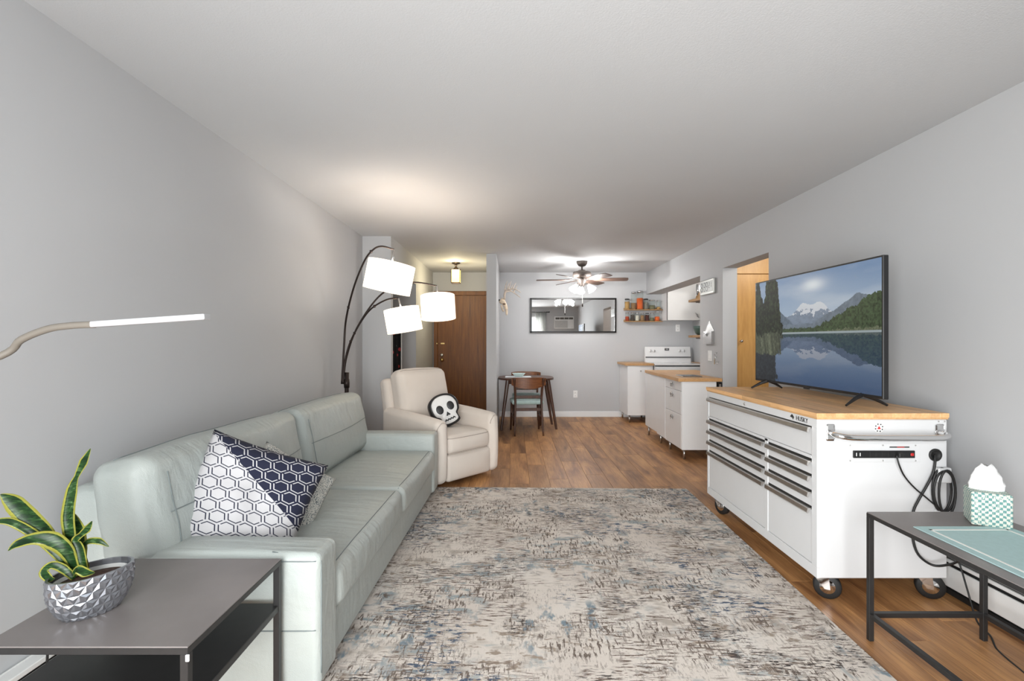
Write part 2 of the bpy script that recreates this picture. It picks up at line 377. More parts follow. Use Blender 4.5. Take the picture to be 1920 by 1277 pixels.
nt.links.new(mix_n(nt, math_n(nt, 'GREATER_THAN', math_n(nt, 'ADD', e, math_n(nt, 'MULTIPLY', band, .05)), .375), green, (.50, .50, .10, 1)), p.inputs['Base Color'])
p.inputs['Roughness'].default_value = .32
m, nt, p = nodes('mirror_glass'); p.inputs['Base Color'].default_value = (.97, .97, .97, 1); p.inputs['Metallic'].default_value = 1; p.inputs['Roughness'].default_value = .01
glow('lit_shade', '#fff1de', 1.05); glow('lit_bell', '#ffffff', 5); glow('lit_amber', '#ffd98a', 1.6)
clear('glass'); clear('pane', (.97, .98, .98), .05)
for nm, c in (('spice_oats', '#b08a55'), ('spice_lentil', '#d2602a'), ('spice_grey', '#7d786c'), ('spice_mix', '#8a6a4a'), ('spice_red', '#a03c1c'), ('spice_white', '#c9c3b6'), ('spice_dark', '#4a2018'), ('spice_black', '#4d4641'), ('spice_green', '#76735a')):
    paint(nm, lin(c)[:3], .8, 0, .45, 150)
paint('lid_black', (.02, .018, .018), .4); paint('lid_steel', (.6, .6, .6), .25, 1); paint('mirror_frame_black', (.012, .010, .009), .35)
# ================================================================== the setting
CZ = 2.44
def wallbox(name, *a): return obj(name, box(*a), 'wall_paint', struct=True)
fl = obj('floor', box(-2.1, 3.8, -.55, 8.6, -.06, -.012), 'subfloor', struct=True)
def plank_bm(x0, x1, y0, y1): return box(x0+.0006, x1-.0006, y0+.0006, y1-.0006, -.012, 0, .0012)
PW, PL = .182, 1.22; cnt = 0; full = None
for i in range(27):
    x0 = -1.66+i*PW; x1 = x0+PW; off = (i*.437) % 1*PL; y = -.45-off
    while y < 8.47:
        a, b = max(y, -.45), min(y+PL, 8.47); y += PL
        if x0 > 2.30 and b < 3.3: continue
        if b-a < .02: continue
        if b-a > PL-1e-4:
            if full is None: full = obj('plank', plank_bm(0, PW, 0, PL), 'plank_wood', None); pk = full
            else: pk = full.copy(); COL.objects.link(pk)
            pk.location = (x0, a, 0)
        else:
            pk = obj('plank', plank_bm(0, PW, 0, b-a), 'plank_wood', None); pk.location = (x0, a, 0)
        pk.parent = fl
obj('ceiling', box(-2.1, 3.8, -.55, 8.6, CZ, CZ+.08), 'ceiling_paint', struct=True)
wallbox('wall_left', -1.75, -1.65, -.55, 5.53, -.01, CZ)
wallbox('wall_left_return', -2.05, -1.335, 5.53, 5.62, -.01, CZ)
wallbox('wall_entry', -1.435, -1.335, 6.97, 8.47, -.01, CZ)
wallbox('wall_entry_header', -1.435, -1.335, 5.62, 6.97, 2.07, CZ)
wallbox('wall_closet_back', -2.05, -1.97, 5.62, 6.97, -.01, CZ); wallbox('wall_closet_side', -2.05, -1.435, 6.97, 7.05, -.01, CZ)
wallbox('wall_back', -1.5, 3.15, 8.47, 8.57, -.01, CZ)
wallbox('wall_divider', -.339, -.208, 6.64, 8.47, -.01, CZ)
wallbox('wall_right', 2.27, 2.425, -.55, 4.434, -.01, CZ)
wallbox('wall_right_header', 2.27, 2.425, 4.434, 5.40, 2.07, CZ)
wallbox('wall_right_pier', 2.27, 2.425, 5.40, 6.05, -.01, CZ)
wallbox('wall_right_soffit', 2.27, 2.52, 6.05, 8.47, 2.07, CZ)
wallbox('wall_kitchen_side', 3.05, 3.15, 5.75, 8.47, -.01, CZ)
wallbox('wall_kitchen_front', 2.425, 3.75, 5.66, 5.75, -.01, CZ)
wallbox('wall_hall_side', 3.7, 3.8, 3.3, 5.66, -.01, CZ); wallbox('wall_hall_front', 2.425, 3.7, 3.3, 3.4, -.01, CZ)
# rear wall behind the camera, with the window that lights the room
WX0, WX1, WZ0, WZ1 = -1.25, 1.05, .08, 2.14
wallbox('wall_rear_left', -1.65, WX0, -.55, -.45, -.01, CZ); wallbox('wall_rear_right', WX1, 2.27, -.55, -.45, -.01, CZ)
wallbox('wall_rear_header', WX0, WX1, -.55, -.45, WZ1, CZ); wallbox('wall_rear_sill', WX0, WX1, -.55, -.45, -.01, WZ0)
bm = bmesh.new()
for a in ((WX0, WX1, WZ0, WZ0+.06), (WX0, WX1, WZ1-.06, WZ1), (WX0, WX0+.06, WZ0, WZ1), (WX1-.06, WX1, WZ0, WZ1), (-.13, -.07, WZ0, WZ1)):
    box(a[0], a[1], -.54, -.48, a[2], a[3], .004, 1, bm)
wn = obj('window_1', bm, 'trim_white', struct=True)
for a in ((WX0+.06, -.13), (-.07, WX1-.06)): obj('pane', box(a[0], a[1], -.515, -.509, WZ0+.06, WZ1-.06), 'pane', wn)
# baseboards, heaters
def baseboard(name, x0, x1, y0, y1):
    o = obj(name, box(x0, x1, y0, y1, 0, .095, .004), 'trim_white', struct=True); return o
baseboard('baseboard_back', -.208, 2.225, 8.457, 8.47); baseboard('baseboard_entry', -1.335, -1.323, 6.98, 8.45)
baseboard('baseboard_return', -1.64, -1.335, 5.518, 5.53)
def heater(name, xw, sgn, y0, y1, label):
    r = root(name, (xw, (y0+y1)/2, 0), 0, label, 'heater')
    def bx_(d0, d1, z0, z1): a, b = sorted((xw+sgn*d0, xw+sgn*d1)); return box(a, b, y0, y1, z0, z1, .003)
    obj('back_plate', bx_(.001, .012, .03, .215), 'heater_white', r); obj('top_cover', bx_(.012, .06, .195, .215), 'heater_white', r)
    obj('front_panel', bx_(.052, .065, .045, .150), 'heater_white', r); obj('deflector', bx_(.045, .060, .165, .182), 'heater_white', r)
    obj('heating_element', bx_(.014, .044, .05, .17), 'slot_and_shadow_black', r); obj('foot_strip', bx_(.02, .05, 0, .028), 'slot_and_shadow_black', r)
heater('baseboard_heater', 2.269, -1, .3, 2.6, 'white baseboard heater along the grey wall beneath the console table')
heater('baseboard_heater', -1.649, 1, .2, 2.3, 'white baseboard heater on the wall behind the small black end table')
# entry door with frame
dr = obj('door_1', box(-1.247, -.36, 8.425, 8.455, .01, 2.045, .003), 'door_wood', struct=True)
bm = bmesh.new()
box(-1.315, -1.25, 8.42, 8.469, 0, 2.12, .004, 1, bm); box(-1.25, -.345, 8.42, 8.469, 2.05, 2.12, .004, 1, bm)
obj('frame', bm, 'door_wood', dr)
bm = lathe([(.03, 0), (.03, .006), (.012, .012), (.012, .04), (.028, .05), (.03, .065), (.018, .078), (0, .08)], (-1.17, 8.425, .965), 16, axis=Matrix.Rotation(math.pi/2, 3, 'X')); obj('door_knob', bm, 'brass', dr, True)
bm = lathe([(.03, 0), (.03, .01), (.02, .018), (0, .02)], (-1.18, 8.425, 1.045), 16, axis=Matrix.Rotation(math.pi/2, 3, 'X')); obj('deadbolt', bm, 'steel', dr, True)
obj('latch_plate', box(-1.20, -1.13, 8.415, 8.425, 1.225, 1.255, .003), 'brass', dr); obj('keeper', box(-1.27, -1.25, 8.41, 8.42, 1.225, 1.255, .003), 'brass', dr)
# hall closet seen through the doorway
hw = root('hall_closet', (2.9, 5.58, 0), 0, 'light oak closet front with upper door seen through the doorway', 'closet')
obj('lower_door', box(2.43, 3.25, 5.56, 5.60, .02, 2.025, .003), 'hall_wood', hw); obj('upper_door', box(2.43, 3.25, 5.56, 5.60, 2.031, 2.43, .003), 'hall_wood', hw)
obj('side_panel', box(3.255, 3.69, 5.56, 5.60, .02, 2.43, .003), 'hall_wood', hw)
obj('knob', lathe([(.010, 0), (.008, .015), (.016, .025), (.014, .035), (0, .038)], (2.535, 5.56, 1.283), 14, axis=Matrix.Rotation(math.pi/2, 3, 'X')), 'steel', hw, True)
# ================================================================== rug
rg = obj('area_rug', box(-1.15, 1.08, -1.78, 1.78, .001, .013, .004), 'rug_weave')
rg.location = (.385, 2.57, 0); rg.rotation_euler = (0, 0, -.0235)
tag(rg, 'cream area rug with distressed blue and brown strokes beside the sofa', 'rug')
# ================================================================== sofa
so = root('leather_sofa', (-1.632, 1.80, 0), -.0235, 'pale mint leather sofa with two wide cushions against the left wall', 'sofa')
SX = XF[so]
def spart(name, bm, mat='leather', smooth=True, parent=None):
    return obj(name, bm, mat, parent or so, smooth, world=False)
spart('base', rbox((.50, 1.23, .145), (.86, 2.40, .19), .02))
bk = rbox((.095, 1.23, .405), (.19, 2.456, .71), .06, (.0, 0, .01)); spart('back_frame', bk)
for y in (.088, 2.372):
    bm = rbox((.555, y, .29), (.79, .176, .48), .028, (0, .008, .008))
    sm = []
    for zz in (.505, .26):
        sgn = 1 if y < 1 else -1
        sm.append(on_surface(bm, line((.19, y, zz), (.935, y, zz)), (0, sgn, 0)))
    ed = on_surface(bm, line((.565, y-.07, .53), (.565, y-.07, .1), 14), (-1, 0, 0)) if y < 1 else []
    o = spart('arm', bm)
    for q in sm+[ed]:
        if len(q) > 2: spart('seam', tube(q, .0022, 5), 'seam', True, o)
for k, (y0, y1) in enumerate(((.178, 1.228), (1.232, 2.282))):
    bm = rbox((.565, (y0+y1)/2, .315), (.78, y1-y0, .17), .045, (.008, 0, .028), 8, wrinkle=.006, seed=k*3)
    s1 = on_surface(bm, line((.915, y0+.02, .4), (.915, y1-.02, .4), 30), (0, 0, -1))
    o = spart('seat_cushion', bm); spart('seam', tube(s1, .0022, 5), 'seam', True, o)
tilt = Matrix.Rotation(-.20, 4, 'Y')
for k, (y0, y1) in enumerate(((.0, 1.215), (1.235, 2.41))):
    bm = rbox((.240, (y0+y1)/2, .625), (.24, y1-y0, .47), .07, (.035, .015, .012), 8, tilt, .007, 5+k*4)
    sl = [on_surface(bm, line((.4, y0+.07, .655), (.4, y1-.04, .655), 30), (-1, 0, 0)),
          on_surface(bm, line((.4, y0+.09, .80), (.4, y0+.09, .47), 20), (-1, 0, 0)),
          on_surface(bm, line((.165, y0+.05, .9), (.165, y1-.03, .9), 30), (0, 0, -1))]
    o = spart('back_cushion', bm)
    for q in sl:
        if len(q) > 2: spart('seam', tube(q, .0022, 5), 'seam', True, o)
for (x, y) in ((.1, .08), (.86, .08), (.1, 2.38), (.86, 2.38)): spart('foot', box(x-.03, x+.03, y-.03, y+.03, .013, .06, .004), 'black_plastic', False)
# pillows
def pillow_bm(wd, ht, t, M, n=28, pinch=.06, wr=.01, seed=0):
    bm = bmesh.new(); uvl = bm.loops.layers.uv.new('UVMap'); vs = {}
    for sgn in (1, -1):
        for i in range(n+1):
            for j in range(n+1):
                u, v = 2*i/n-1, 2*j/n-1; edge = i in (0, n) or j in (0, n)
                if edge and sgn < 0: vs[sgn, i, j] = vs[1, i, j]; continue
                k = (max(0, 1-u**4))**.5*(max(0, 1-v**4))**.5
                x = u*wd/2*(1-pinch*(1-v*v)); y = v*ht/2*(1-pinch*(1-u*u))
                z = sgn*t/2*k + wr*noise.noise(Vector((x*9+seed, y*9, sgn*2)))*k
                vs[sgn, i, j] = bm.verts.new(M @ Vector((x, y, z)))
    for sgn in (1, -1):
        for i in range(n):
            for j in range(n):
                ids = [(i, j), (i+1, j), (i+1, j+1), (i, j+1)]
                if sgn < 0: ids = ids[::-1]
                f = bm.faces.new([vs[sgn, a, b] for a, b in ids])
                for l, (a, b) in zip(f.loops, ids): l[uvl].uv = (a/n, b/n)
    return bm
def frame_at(loc, normal, up, roll=0):
    z = Vector(normal).normalized(); u = Vector(up); y = (u-z*u.dot(z)).normalized(); x = y.cross(z)
    return Matrix.Translation(loc) @ Matrix((x, y, z)).transposed().to_4x4() @ Matrix.Rotation(roll, 4, 'Z')
M = frame_at((-1.115, 2.125, .615), (.42, -.84, .34), (0, 0, 1), -.42)
p1 = obj('throw_pillow', pillow_bm(.50, .46, .20, M, wr=.03), 'hexagon_print', None, True)
tag(p1, 'navy and white hexagon print pillow leaning on the near sofa cushion', 'pillow')
M = frame_at((-1.10, 2.42, .545), (.66, -.55, .5), (0, 0, 1), -.72)
p2 = obj('throw_pillow', pillow_bm(.40, .40, .13, M, wr=.04, seed=4), 'speckle_print', None, True)
tag(p2, 'grey and cream speckled pillow behind the hexagon print pillow', 'pillow')
c = [W(190, 922, 505)+Vector((.02, .02, 0)), W(196, 945, 505), W(190, 975, 508), W(178, 998, 512), W(165, 1020, 520), W(150, 1050, 530)+Vector((0, -.06, 0)), Vector((-1.56, 1.69, .3)), Vector((-1.57, 1.66, .006)), Vector((-1.54, 1.4, .006))]
tag(obj('power_cord', tube(smooth_path(c), .004, 6), 'cord_black', None, True), 'thin black cord hanging down the end of the sofa back', 'cord')
# ================================================================== recliner
ph = math.radians(48.4)
rc = root('recliner', (-.715, 4.862, 0), ph, 'cream fabric recliner armchair beyond the sofa', 'armchair')
def rpart(name, bm, mat='cream_fabric', smooth=True, parent=None): return obj(name, bm, mat, parent or rc, smooth, world=False)
rpart('swivel_base', lathe([(.30, .002), (.30, .03), (.1, .05), (0, .05)], (0, .0, 0), 32), 'swivel_dark')
rpart('body', rbox((0, .03, .22), (.60, .74, .34), .03))
bm = rbox((0, -.405, .165), (.535, .09, .235), .03, (0, .035, 0)); rpart('footrest_panel', bm)
for s in (-1, 1):
    bm = rbox((s*.325, -.03, .32), (.125, .84, .55), .055, (.0, .02, .012), 6)
    for v in bm.verts:
        if v.co.z > .3: v.co.z += (v.co.y+.42)*.06
        if v.co.y < -.3: v.co.y -= .02*(1-(v.co.x/.39)**2)
    q = on_surface(bm, [(s*.325+.052*math.cos(t), -.45, .50+.075*math.sin(t)) for t in [math.pi*i/16 for i in range(17)]], (0, 1, 0))
    q2 = on_surface(bm, line((s*.325+.05, -.45, .5), (s*.325+.05, -.45, .08), 10), (0, 1, 0))
    o = rpart('arm', bm)
    for qq in (q, q2):
        if len(qq) > 2: rpart('piping', tube(qq, .003, 5), 'seam_cream', True, o)
bm = rbox((0, -.15, .365), (.525, .60, .17), .05, (0, .035, .018), 8)
q = on_surface(bm, line((-.25, -.5, .425), (.25, -.5, .425), 20), (0, 1, 0)); q2 = on_surface(bm, line((-.25, -.5, .30), (.25, -.5, .30), 20), (0, 1, 0))
o = rpart('seat_cushion', bm); rpart('piping', tube(q, .003, 5), 'seam_cream', True, o); rpart('piping', tube(q2, .003, 5), 'seam_cream', True, o)
lean = Matrix.Rotation(-.24, 4, 'X')
bm = rbox((0, .255, .70), (.60, .20, .60), .07, (0, .05, .02), 8, lean, .006, 2)
q = on_surface(bm, line((-.26, .255, 1.1), (.26, .255, 1.1), 20), (0, 0, -1))
o = rpart('back_cushion', bm); rpart('piping', tube(q, .003, 5), 'seam_cream', True, o)
rpart('back_frame', rbox((0, .365, .55), (.70, .13, .74), .05, (0, .01, 0), 6, Matrix.Rotation(-.2, 4, 'X')))
# skull pillow
def smooth_outline(pts, k=8):
    P = [Vector((a, 0, b)) for a, b in pts]; n = len(P); out = []
    for i in range(n):
        p0, p1, p2, p3 = P[i-1], P[i], P[(i+1) % n], P[(i+2) % n]
        for j in range(k):
            t = j/k; q = .5*((2*p1)+(p2-p0)*t+(2*p0-5*p1+4*p2-p3)*t*t+(3*p1-p0-3*p2+p3)*t**3); out.append((q.x, q.z))
    return out
SK = [(-.125, .03), (-.11, .10), (-.05, .14), (.03, .14), (.10, .105), (.128, .04), (.115, -.03), (.085, -.065), (.085, -.12), (.04, -.14), (-.03, -.14), (-.075, -.12), (-.08, -.065), (-.115, -.03)]
def puffed(outl, y0, y1, dome):
    bm = bmesh.new(); n = len(outl); cx = sum(a for a, b in outl)/n; cz = sum(b for a, b in outl)/n; rings = []
    for f, yy in ((1, y0), (1, y1), (.9, y1-dome*.45), (.65, y1-dome*.85), (.3, y1-dome)):
        rings.append([bm.verts.new((cx+(a-cx)*f, yy, cz+(b-cz)*f)) for a, b in outl])
    for A, Bq in zip(rings, rings[1:]):
        for i in range(n): bm.faces.new((A[i], A[(i+1) % n], Bq[(i+1) % n], Bq[i]))
    bm.faces.new(rings[-1]); bm.faces.new(rings[0][::-1]); bmesh.ops.recalc_face_normals(bm, faces=bm.faces[:]); return bm
sk = root('skull_pillow', (-.640, 4.79, .605), math.radians(24), 'black and white skull shaped pillow on the cream recliner', 'pillow')
RM = Matrix.Translation((0, 0, .02)) @ Matrix.Rotation(math.radians(-22), 4, 'Y') @ Matrix.Rotation(math.radians(-16), 4, 'X')
so_ = smooth_outline(SK)
def kpart(name, bm, mat, smooth=True, parent=None): bm.transform(RM); return obj(name, bm, mat, parent or sk, smooth, world=False)
kpart('body', puffed([(a*1.13, b*1.10) for a, b in so_], .055, -.025, .02), 'skull_black')
face = kpart('face', puffed([(a*.97, b*.97) for a, b in so_], -.025, -.034, .018), 'skull_white')
for s in (-1, 1):
    el = [(s*.055+.034*math.cos(t), .018+.042*math.sin(t)) for t in [2*math.pi*i/20 for i in range(20)]]
    kpart('eye', puffed(el, -.035, -.056, .004), 'skull_black', True, face)
kpart('nose', prism([(0, -.022), (.022, -.058), (.008, -.062), (0, -.054), (-.008, -.062), (-.022, -.058)], -.057, -.035), 'skull_black', False, face)
mo = []
for i in range(9): mo.append((-.052+i*.013, -.094+(.009 if i % 2 else -.002)))
for i in range(8, -1, -1): mo.append((-.052+i*.013, -.100-(.009 if i % 2 == 0 else -.001)))
kpart('mouth', prism(mo, -.053, -.033), 'skull_black', False, face)
# ================================================================== arc lamp
LB = Vector((-1.50, 4.55, 0))
al = root('arc_floor_lamp', LB, 0, 'bronze three arm arc floor lamp with lit white drum shades', 'lamp')
obj('base', lathe([(.15, 0), (.15, .02), (.14, .03), (.03, .04), (0, .04)], LB, 32), 'bronze', al, True)
obj('pole', tube([LB+Vector((0, 0, .03)), LB+Vector((0, 0, .88)), LB+Vector((.003, 0, 1.0))], .019, 12), 'bronze', al, True)
obj('collar', lathe([(.024, .86), (.026, .90), (.024, .94)], LB, 16), 'bronze', al, True)
obj('knob', tube([LB+Vector((.02, -.01, .80)), LB+Vector((.05, -.03, .80))], .009, 8), 'bronze', al, True)
def shade(c, r, h, tilt_m):
    bm = lathe([(r, -h/2), (r*1.0, h/2), (r-.004, h/2), (r-.004, -h/2), (r, -h/2)], (0, 0, 0), 40)
    bm.transform(Matrix.Translation(c) @ tilt_m); return bm
for px_path, ss, sc_, rr, hh, tx, ty, pw in (
    ([(641, 720), (645, 650), (649, 598), (663, 540), (683, 490), (700, 468), (716, 462), (739, 468)], [207, 208, 210, 220, 235, 245, 250, 250], (730, 520, 250), .175, .215, math.radians(11.5), 0, 3.6),
    ([(643, 720), (648, 672), (662, 630), (690, 585), (722, 563), (747, 559)], [207, 207, 208, 210, 213, 215], (756, 600, 215), .152, .205, math.radians(-10), 0, 3.4),
    ([(643, 720), (650, 668), (672, 610), (716, 551), (770, 530), (819, 536)], [206, 206, 206, 208, 212, 215], (821.5, 576, 215), .148, .205, math.radians(-4), math.radians(-7), 3.4)):
    P = smooth_path([W(a, b, s) for (a, b), s in zip(px_path, ss)], 8)
    n = len(P); obj('arm', tube(P, [.010-.004*i/n for i in range(n)], 8), 'bronze', al, True)
    for t in (.35, .68): q = P[int(n*t)]; obj('joint', lathe([(0, -.014), (.011, -.010), (.012, .01), (0, .014)], q, 10), 'bronze', al, True)
    C_ = W(*sc_); tm = Matrix.Rotation(tx, 4, 'Y') @ Matrix.Rotation(ty, 4, 'X')
    obj('stem', tube([P[-1], C_+(tm @ Vector((0, 0, hh*.4)))], .008, 8), 'steel', al, True)
    s_ = obj('lamp_shade', shade(C_, rr, hh, tm), 'lit_shade', al, True)
    obj('fitter', tube([C_+(tm @ Vector((-rr+.002, 0, hh*.36))), C_+(tm @ Vector((rr-.002, 0, hh*.36)))], .003, 6), 'steel', s_)
    obj('bulb', lathe([(0, -.05), (.022, -.04), (.03, -.015), (.026, .01), (.013, .04), (.013, .06), (0, .06)], C_, 14), 'lit_bell', s_, True)
    point('bulb_light', C_+Vector((0, 0, .075)), pw, (1, .98, .95), .03)
# ================================================================== closet curtain, entry lantern
bm = bmesh.new(); rows = []
for k in range(9):
    z = .04+(1.56-.04)*k/8; row = []
    for i in range(41):
        y = 5.65+(.62+.02*(8-k)/8)*i/40; row.append(bm.verts.new((-1.40+.022*math.sin(i*.95)+.006*math.sin(k+i*.4), y, z)))
    rows.append(row)
for a, b in zip(rows, rows[1:]):
    for i in range(40): bm.faces.new((a[i], a[i+1], b[i+1], b[i]))
bmesh.ops.solidify(bm, geom=bm.faces[:], thickness=.004)
cu = root('closet_curtain', (-1.40, 5.95, 0), 0, 'black curtain with planet print in the entry closet opening', 'curtain')
obj('cloth', bm, 'planet_print', cu, True)
obj('hem', tube([(-1.385, 6.285, .04), (-1.385, 6.275, .8), (-1.385, 6.27, 1.56)], .007, 6), 'curtain_white', cu, True)
obj('rod', tube([(-1.40, 5.62, 1.57), (-1.40, 6.97, 1.57)], .010, 8), 'curtain_white', cu, True)
EL = Vector((-.827, 7.4, 0))
ln = root('ceiling_lantern', (EL.x, EL.y, 2.13), 0, 'small bronze and amber glass lantern on the entry ceiling', 'lantern')
obj('canopy', lathe([(.065, 2.439), (.06, 2.425), (.018, 2.41), (.014, 2.375), (.045, 2.345), (.07, 2.335), (.07, 2.33), (0, 2.33)], EL, 20), 'bronze', ln, True)
for a in range(4):
    t = math.pi/4+a*math.pi/2; q = EL+Vector((.088*math.cos(t), .088*math.sin(t), 0))
    obj('post', tube([q+Vector((0, 0, 2.14)), q+Vector((0, 0, 2.335))], .005, 6), 'bronze', ln)
    t2 = a*math.pi/2; q = EL+Vector((.06*math.cos(t2), .06*math.sin(t2), 0)); d = Vector((-math.sin(t2), math.cos(t2), 0))*.058
    bm = bmesh.new(); n_ = Vector((math.cos(t2), math.sin(t2), 0))*.002
    vs = [bm.verts.new(q+e*d+Vector((0, 0, z))+k*n_) for k in (0, 1) for e, z in ((-1, 2.145), (1, 2.145), (1, 2.33), (-1, 2.33))]
    for f in ((0, 1, 2, 3), (7, 6, 5, 4), (0, 4, 5, 1), (1, 5, 6, 2), (2, 6, 7, 3), (3, 7, 4, 0)): bm.faces.new([vs[i] for i in f])
    obj('pane', bm, 'lit_amber', ln)
obj('bottom_rim', box(EL.x-.066, EL.x+.066, EL.y-.066, EL.y+.066, 2.132, 2.145, .003), 'bronze', ln)
point('lantern_fill_light', EL+Vector((0, 0, 2.0)), 9, (1, .87, .6), .06); point('lantern_up_fill', EL+Vector((.0, -.14, 2.36)), 2.5, (1, .85, .5), .03)  # fill points added below and above the lantern, outside its glass
# ================================================================== ceiling fan
FC = Vector((1.016, 7.28, 0))
fn = root('ceiling_fan', (FC.x, FC.y, CZ), 0, 'brown ceiling fan with six blades and lit glass bell shades', 'ceiling fan')
obj('canopy', lathe([(.082, 2.439), (.078, 2.41), (.055, 2.375), (.02, 2.36), (0, 2.36)], FC, 24), 'fan_bronze', fn, True)
obj('downrod', tube([FC+Vector((0, 0, 2.37)), FC+Vector((0, 0, 2.30))], .013, 10), 'fan_bronze', fn, True)
obj('motor_housing', lathe([(.02, 2.315), (.05, 2.312), (.065, 2.298), (.12, 2.288), (.132, 2.27), (.134, 2.215), (.10, 2.205), (.06, 2.20), (0, 2.20)], FC, 32), 'fan_bronze', fn, True)
obj('switch_housing', lathe([(0, 2.205), (.06, 2.20), (.065, 2.15), (.045, 2.12), (.04, 2.085), (.02, 2.07), (0, 2.07)], FC, 24), 'fan_bronze', fn, True)
for k in range(6):
    a = math.radians(-5-60*k); M = Matrix.Translation(FC+Vector((0, 0, 2.168))) @ Matrix.Rotation(a, 4, 'Z') @ Matrix.Rotation(math.radians(-12), 4, 'X')
    bm = prism([(.17, -.052), (.30, -.062), (.60, -.068), (.655, -.058), (.665, 0), (.655, .058), (.60, .068), (.30, .062), (.17, .052)], 0, .008)
    bm.transform(M @ Matrix.Rotation(math.pi/2, 4, 'X')); b = obj('blade', bm, 'fan_blade', fn)
    bm = box(.08, .22, -.018, .018, .002, .010, .002); bm.transform(M); obj('blade_iron', bm, 'fan_bronze', b)
for k in range(3):
    a = math.radians(-30-120*k); d = Vector((math.cos(a), math.sin(a), 0)); base = FC+Vector((0, 0, 2.105))
    ax = Matrix.Rotation(a, 3, 'Z') @ Matrix.Rotation(math.radians(-38), 3, 'Y') @ Matrix.Rotation(math.pi, 3, 'X')
    obj('lamp_arm', tube(smooth_path([base+d*.03, base+d*.085+Vector((0, 0, .004)), base+d*.105+Vector((0, 0, -.02))], 4), .009, 8), 'fan_bronze', fn, True)
    c0 = base+d*.10+Vector((0, 0, -.015))
    bm = lathe([(.020, 0), (.026, .02), (.045, .055), (.058, .085), (.064, .10), (.061, .10), (.054, .083), (.040, .054), (.020, .018)], c0, 24, axis=ax)
    s_ = obj('bell_shade', bm, 'lit_bell', fn, True)
    point('fan_bulb_light', c0+(ax @ Vector((0, 0, .135))), 4, (1, .985, .965), .025)
    point('fan_fill_light', c0+d*.10+Vector((0, 0, .03)), 8, (1, .985, .965), .02)  # added fill point outside each bell, brightens the ceiling around the fan
obj('pull_chain', tube([FC+Vector((0, -.03, 2.08)), FC+Vector((.003, -.03, 1.82))], .0025, 5), 'curtain_white', fn)
obj('chain_fob', lathe([(0, 1.775), (.008, 1.78), (.009, 1.81), (0, 1.825)], FC+Vector((.003, -.03, 0)), 8), 'bronze', fn, True)
# ================================================================== back wall things
mr = root('wall_mirror', (1.03, 8.46, 1.42), 0, 'wide black framed mirror on the back wall', 'mirror')
MX0, MX1, MZ0, MZ1 = .306, 1.757, 1.42, 2.006
obj('glass', box(MX0+.02, MX1-.02, 8.450, 8.458, MZ0+.02, MZ1-.02), 'mirror_glass', mr)
for a in ((MX0, MX1, MZ0, MZ0+.028), (MX0, MX1, MZ1-.028, MZ1), (MX0, MX0+.028, MZ0, MZ1), (MX1-.028, MX1, MZ0, MZ1)):
    obj('frame_side', box(a[0], a[1], 8.435, 8.469, a[2], a[3], .003), 'mirror_frame_black', mr)
def outlet(c, nrm, label, sw=0):
    """wall plate: nrm 'y' faces the camera, 'x' faces left"""
    r = root('wall_switch' if sw else 'wall_outlet', c, 0 if nrm == 'y' else -math.pi/2, label, 'switch' if sw else 'outlet')
    wd = .058 if sw else .036
    obj('plate', box(-wd, wd, -.006, -.0005, -.06, .06, .003), 'white_plastic', r, world=False)
    for x in ((-.024, .024) if sw else (0,)):
        for z in ((0,) if sw else (-.025, .025)):
            obj('rocker' if sw else 'socket', box(x-.017, x+.017, -.010, -.006, z-(.034 if sw else .015), z+(.034 if sw else .015), .002), 'white_plastic', r, world=False)
    if not sw:
        for z in (-.025, .025):
            for x in (-.006, .006): obj('slot', box(x-.0015, x+.0015, -.0105, -.0098, z-.004, z+.005), 'slot_and_shadow_black', r, world=False)
outlet((1.07, 8.47, .385), 'y', 'white outlet low on the back wall below the mirror')
outlet((2.80, 8.47, 1.50), 'y', 'white outlet on the wall above the stove')
outlet((2.27, 5.74, 1.115), 'x', 'white double light switch on the wall below the silver envelope', 1)
# deer skull on the divider
ds = root('deer_skull', (-.208, 7.8, 1.69), 0, 'deer skull with pale antlers hanging on the divider wall', 'skull mount')
q0 = Vector((-.208, 7.8, 0))
def DP(px, py, dy=0): return Vector(((px-960)/120.5, 7.8+dy, H-(py-638.5)/120.5))
bm = tube(smooth_path([DP(938.5, 562), DP(942, 565), DP(946, 570), DP(949, 578), DP(950, 586), DP(950, 591)], 4), [.035+.02*math.sin(min(1, i/6)*math.pi*.8)-.0018*i for i in range(21)], 12); obj('cranium', bm, 'bone', ds, True)
obj('jaw', tube(smooth_path([DP(940, 572), DP(942, 580), DP(945, 584)], 4), .014, 8), 'bone', ds, True)
for s in (-1, 1): obj('eye_socket', lathe([(0, -.012), (.02, -.008), (.022, .006), (0, .012)], DP(945.5, 570.5, s*.045), 10), 'bone_dark', ds, True)
obj('wall_hook', box(-.207, -.185, 7.78, 7.82, 1.90, 1.93, .003), 'black_metal', ds)
for s in (-1, 1):
    bs = DP(946, 561, s*.03)
    bm = tube(smooth_path([bs, DP(946, 553, s*.07), DP(949, 546, s*.12), DP(958, 544, s*.17), DP(967, 547+s*2, s*.19), DP(976, 553+s*3, s*.16)], 5), [.017-.00045*i for i in range(26)], 8)
    for tpts in ([(948, 546, .12), (950, 536, .12), (953, 529, .13)], [(955, 544, .16), (958, 535, .17), (960, 530, .17)], [(962, 545, .18), (966, 537, .19), (969, 533, .19)]):
        tube(smooth_path([DP(a+s*1.5, b, s*c_) for a, b, c_ in tpts], 4), [.011-.001*i for i in range(9)], 7, bm)
    obj('antler', bm, 'antler', ds, True)
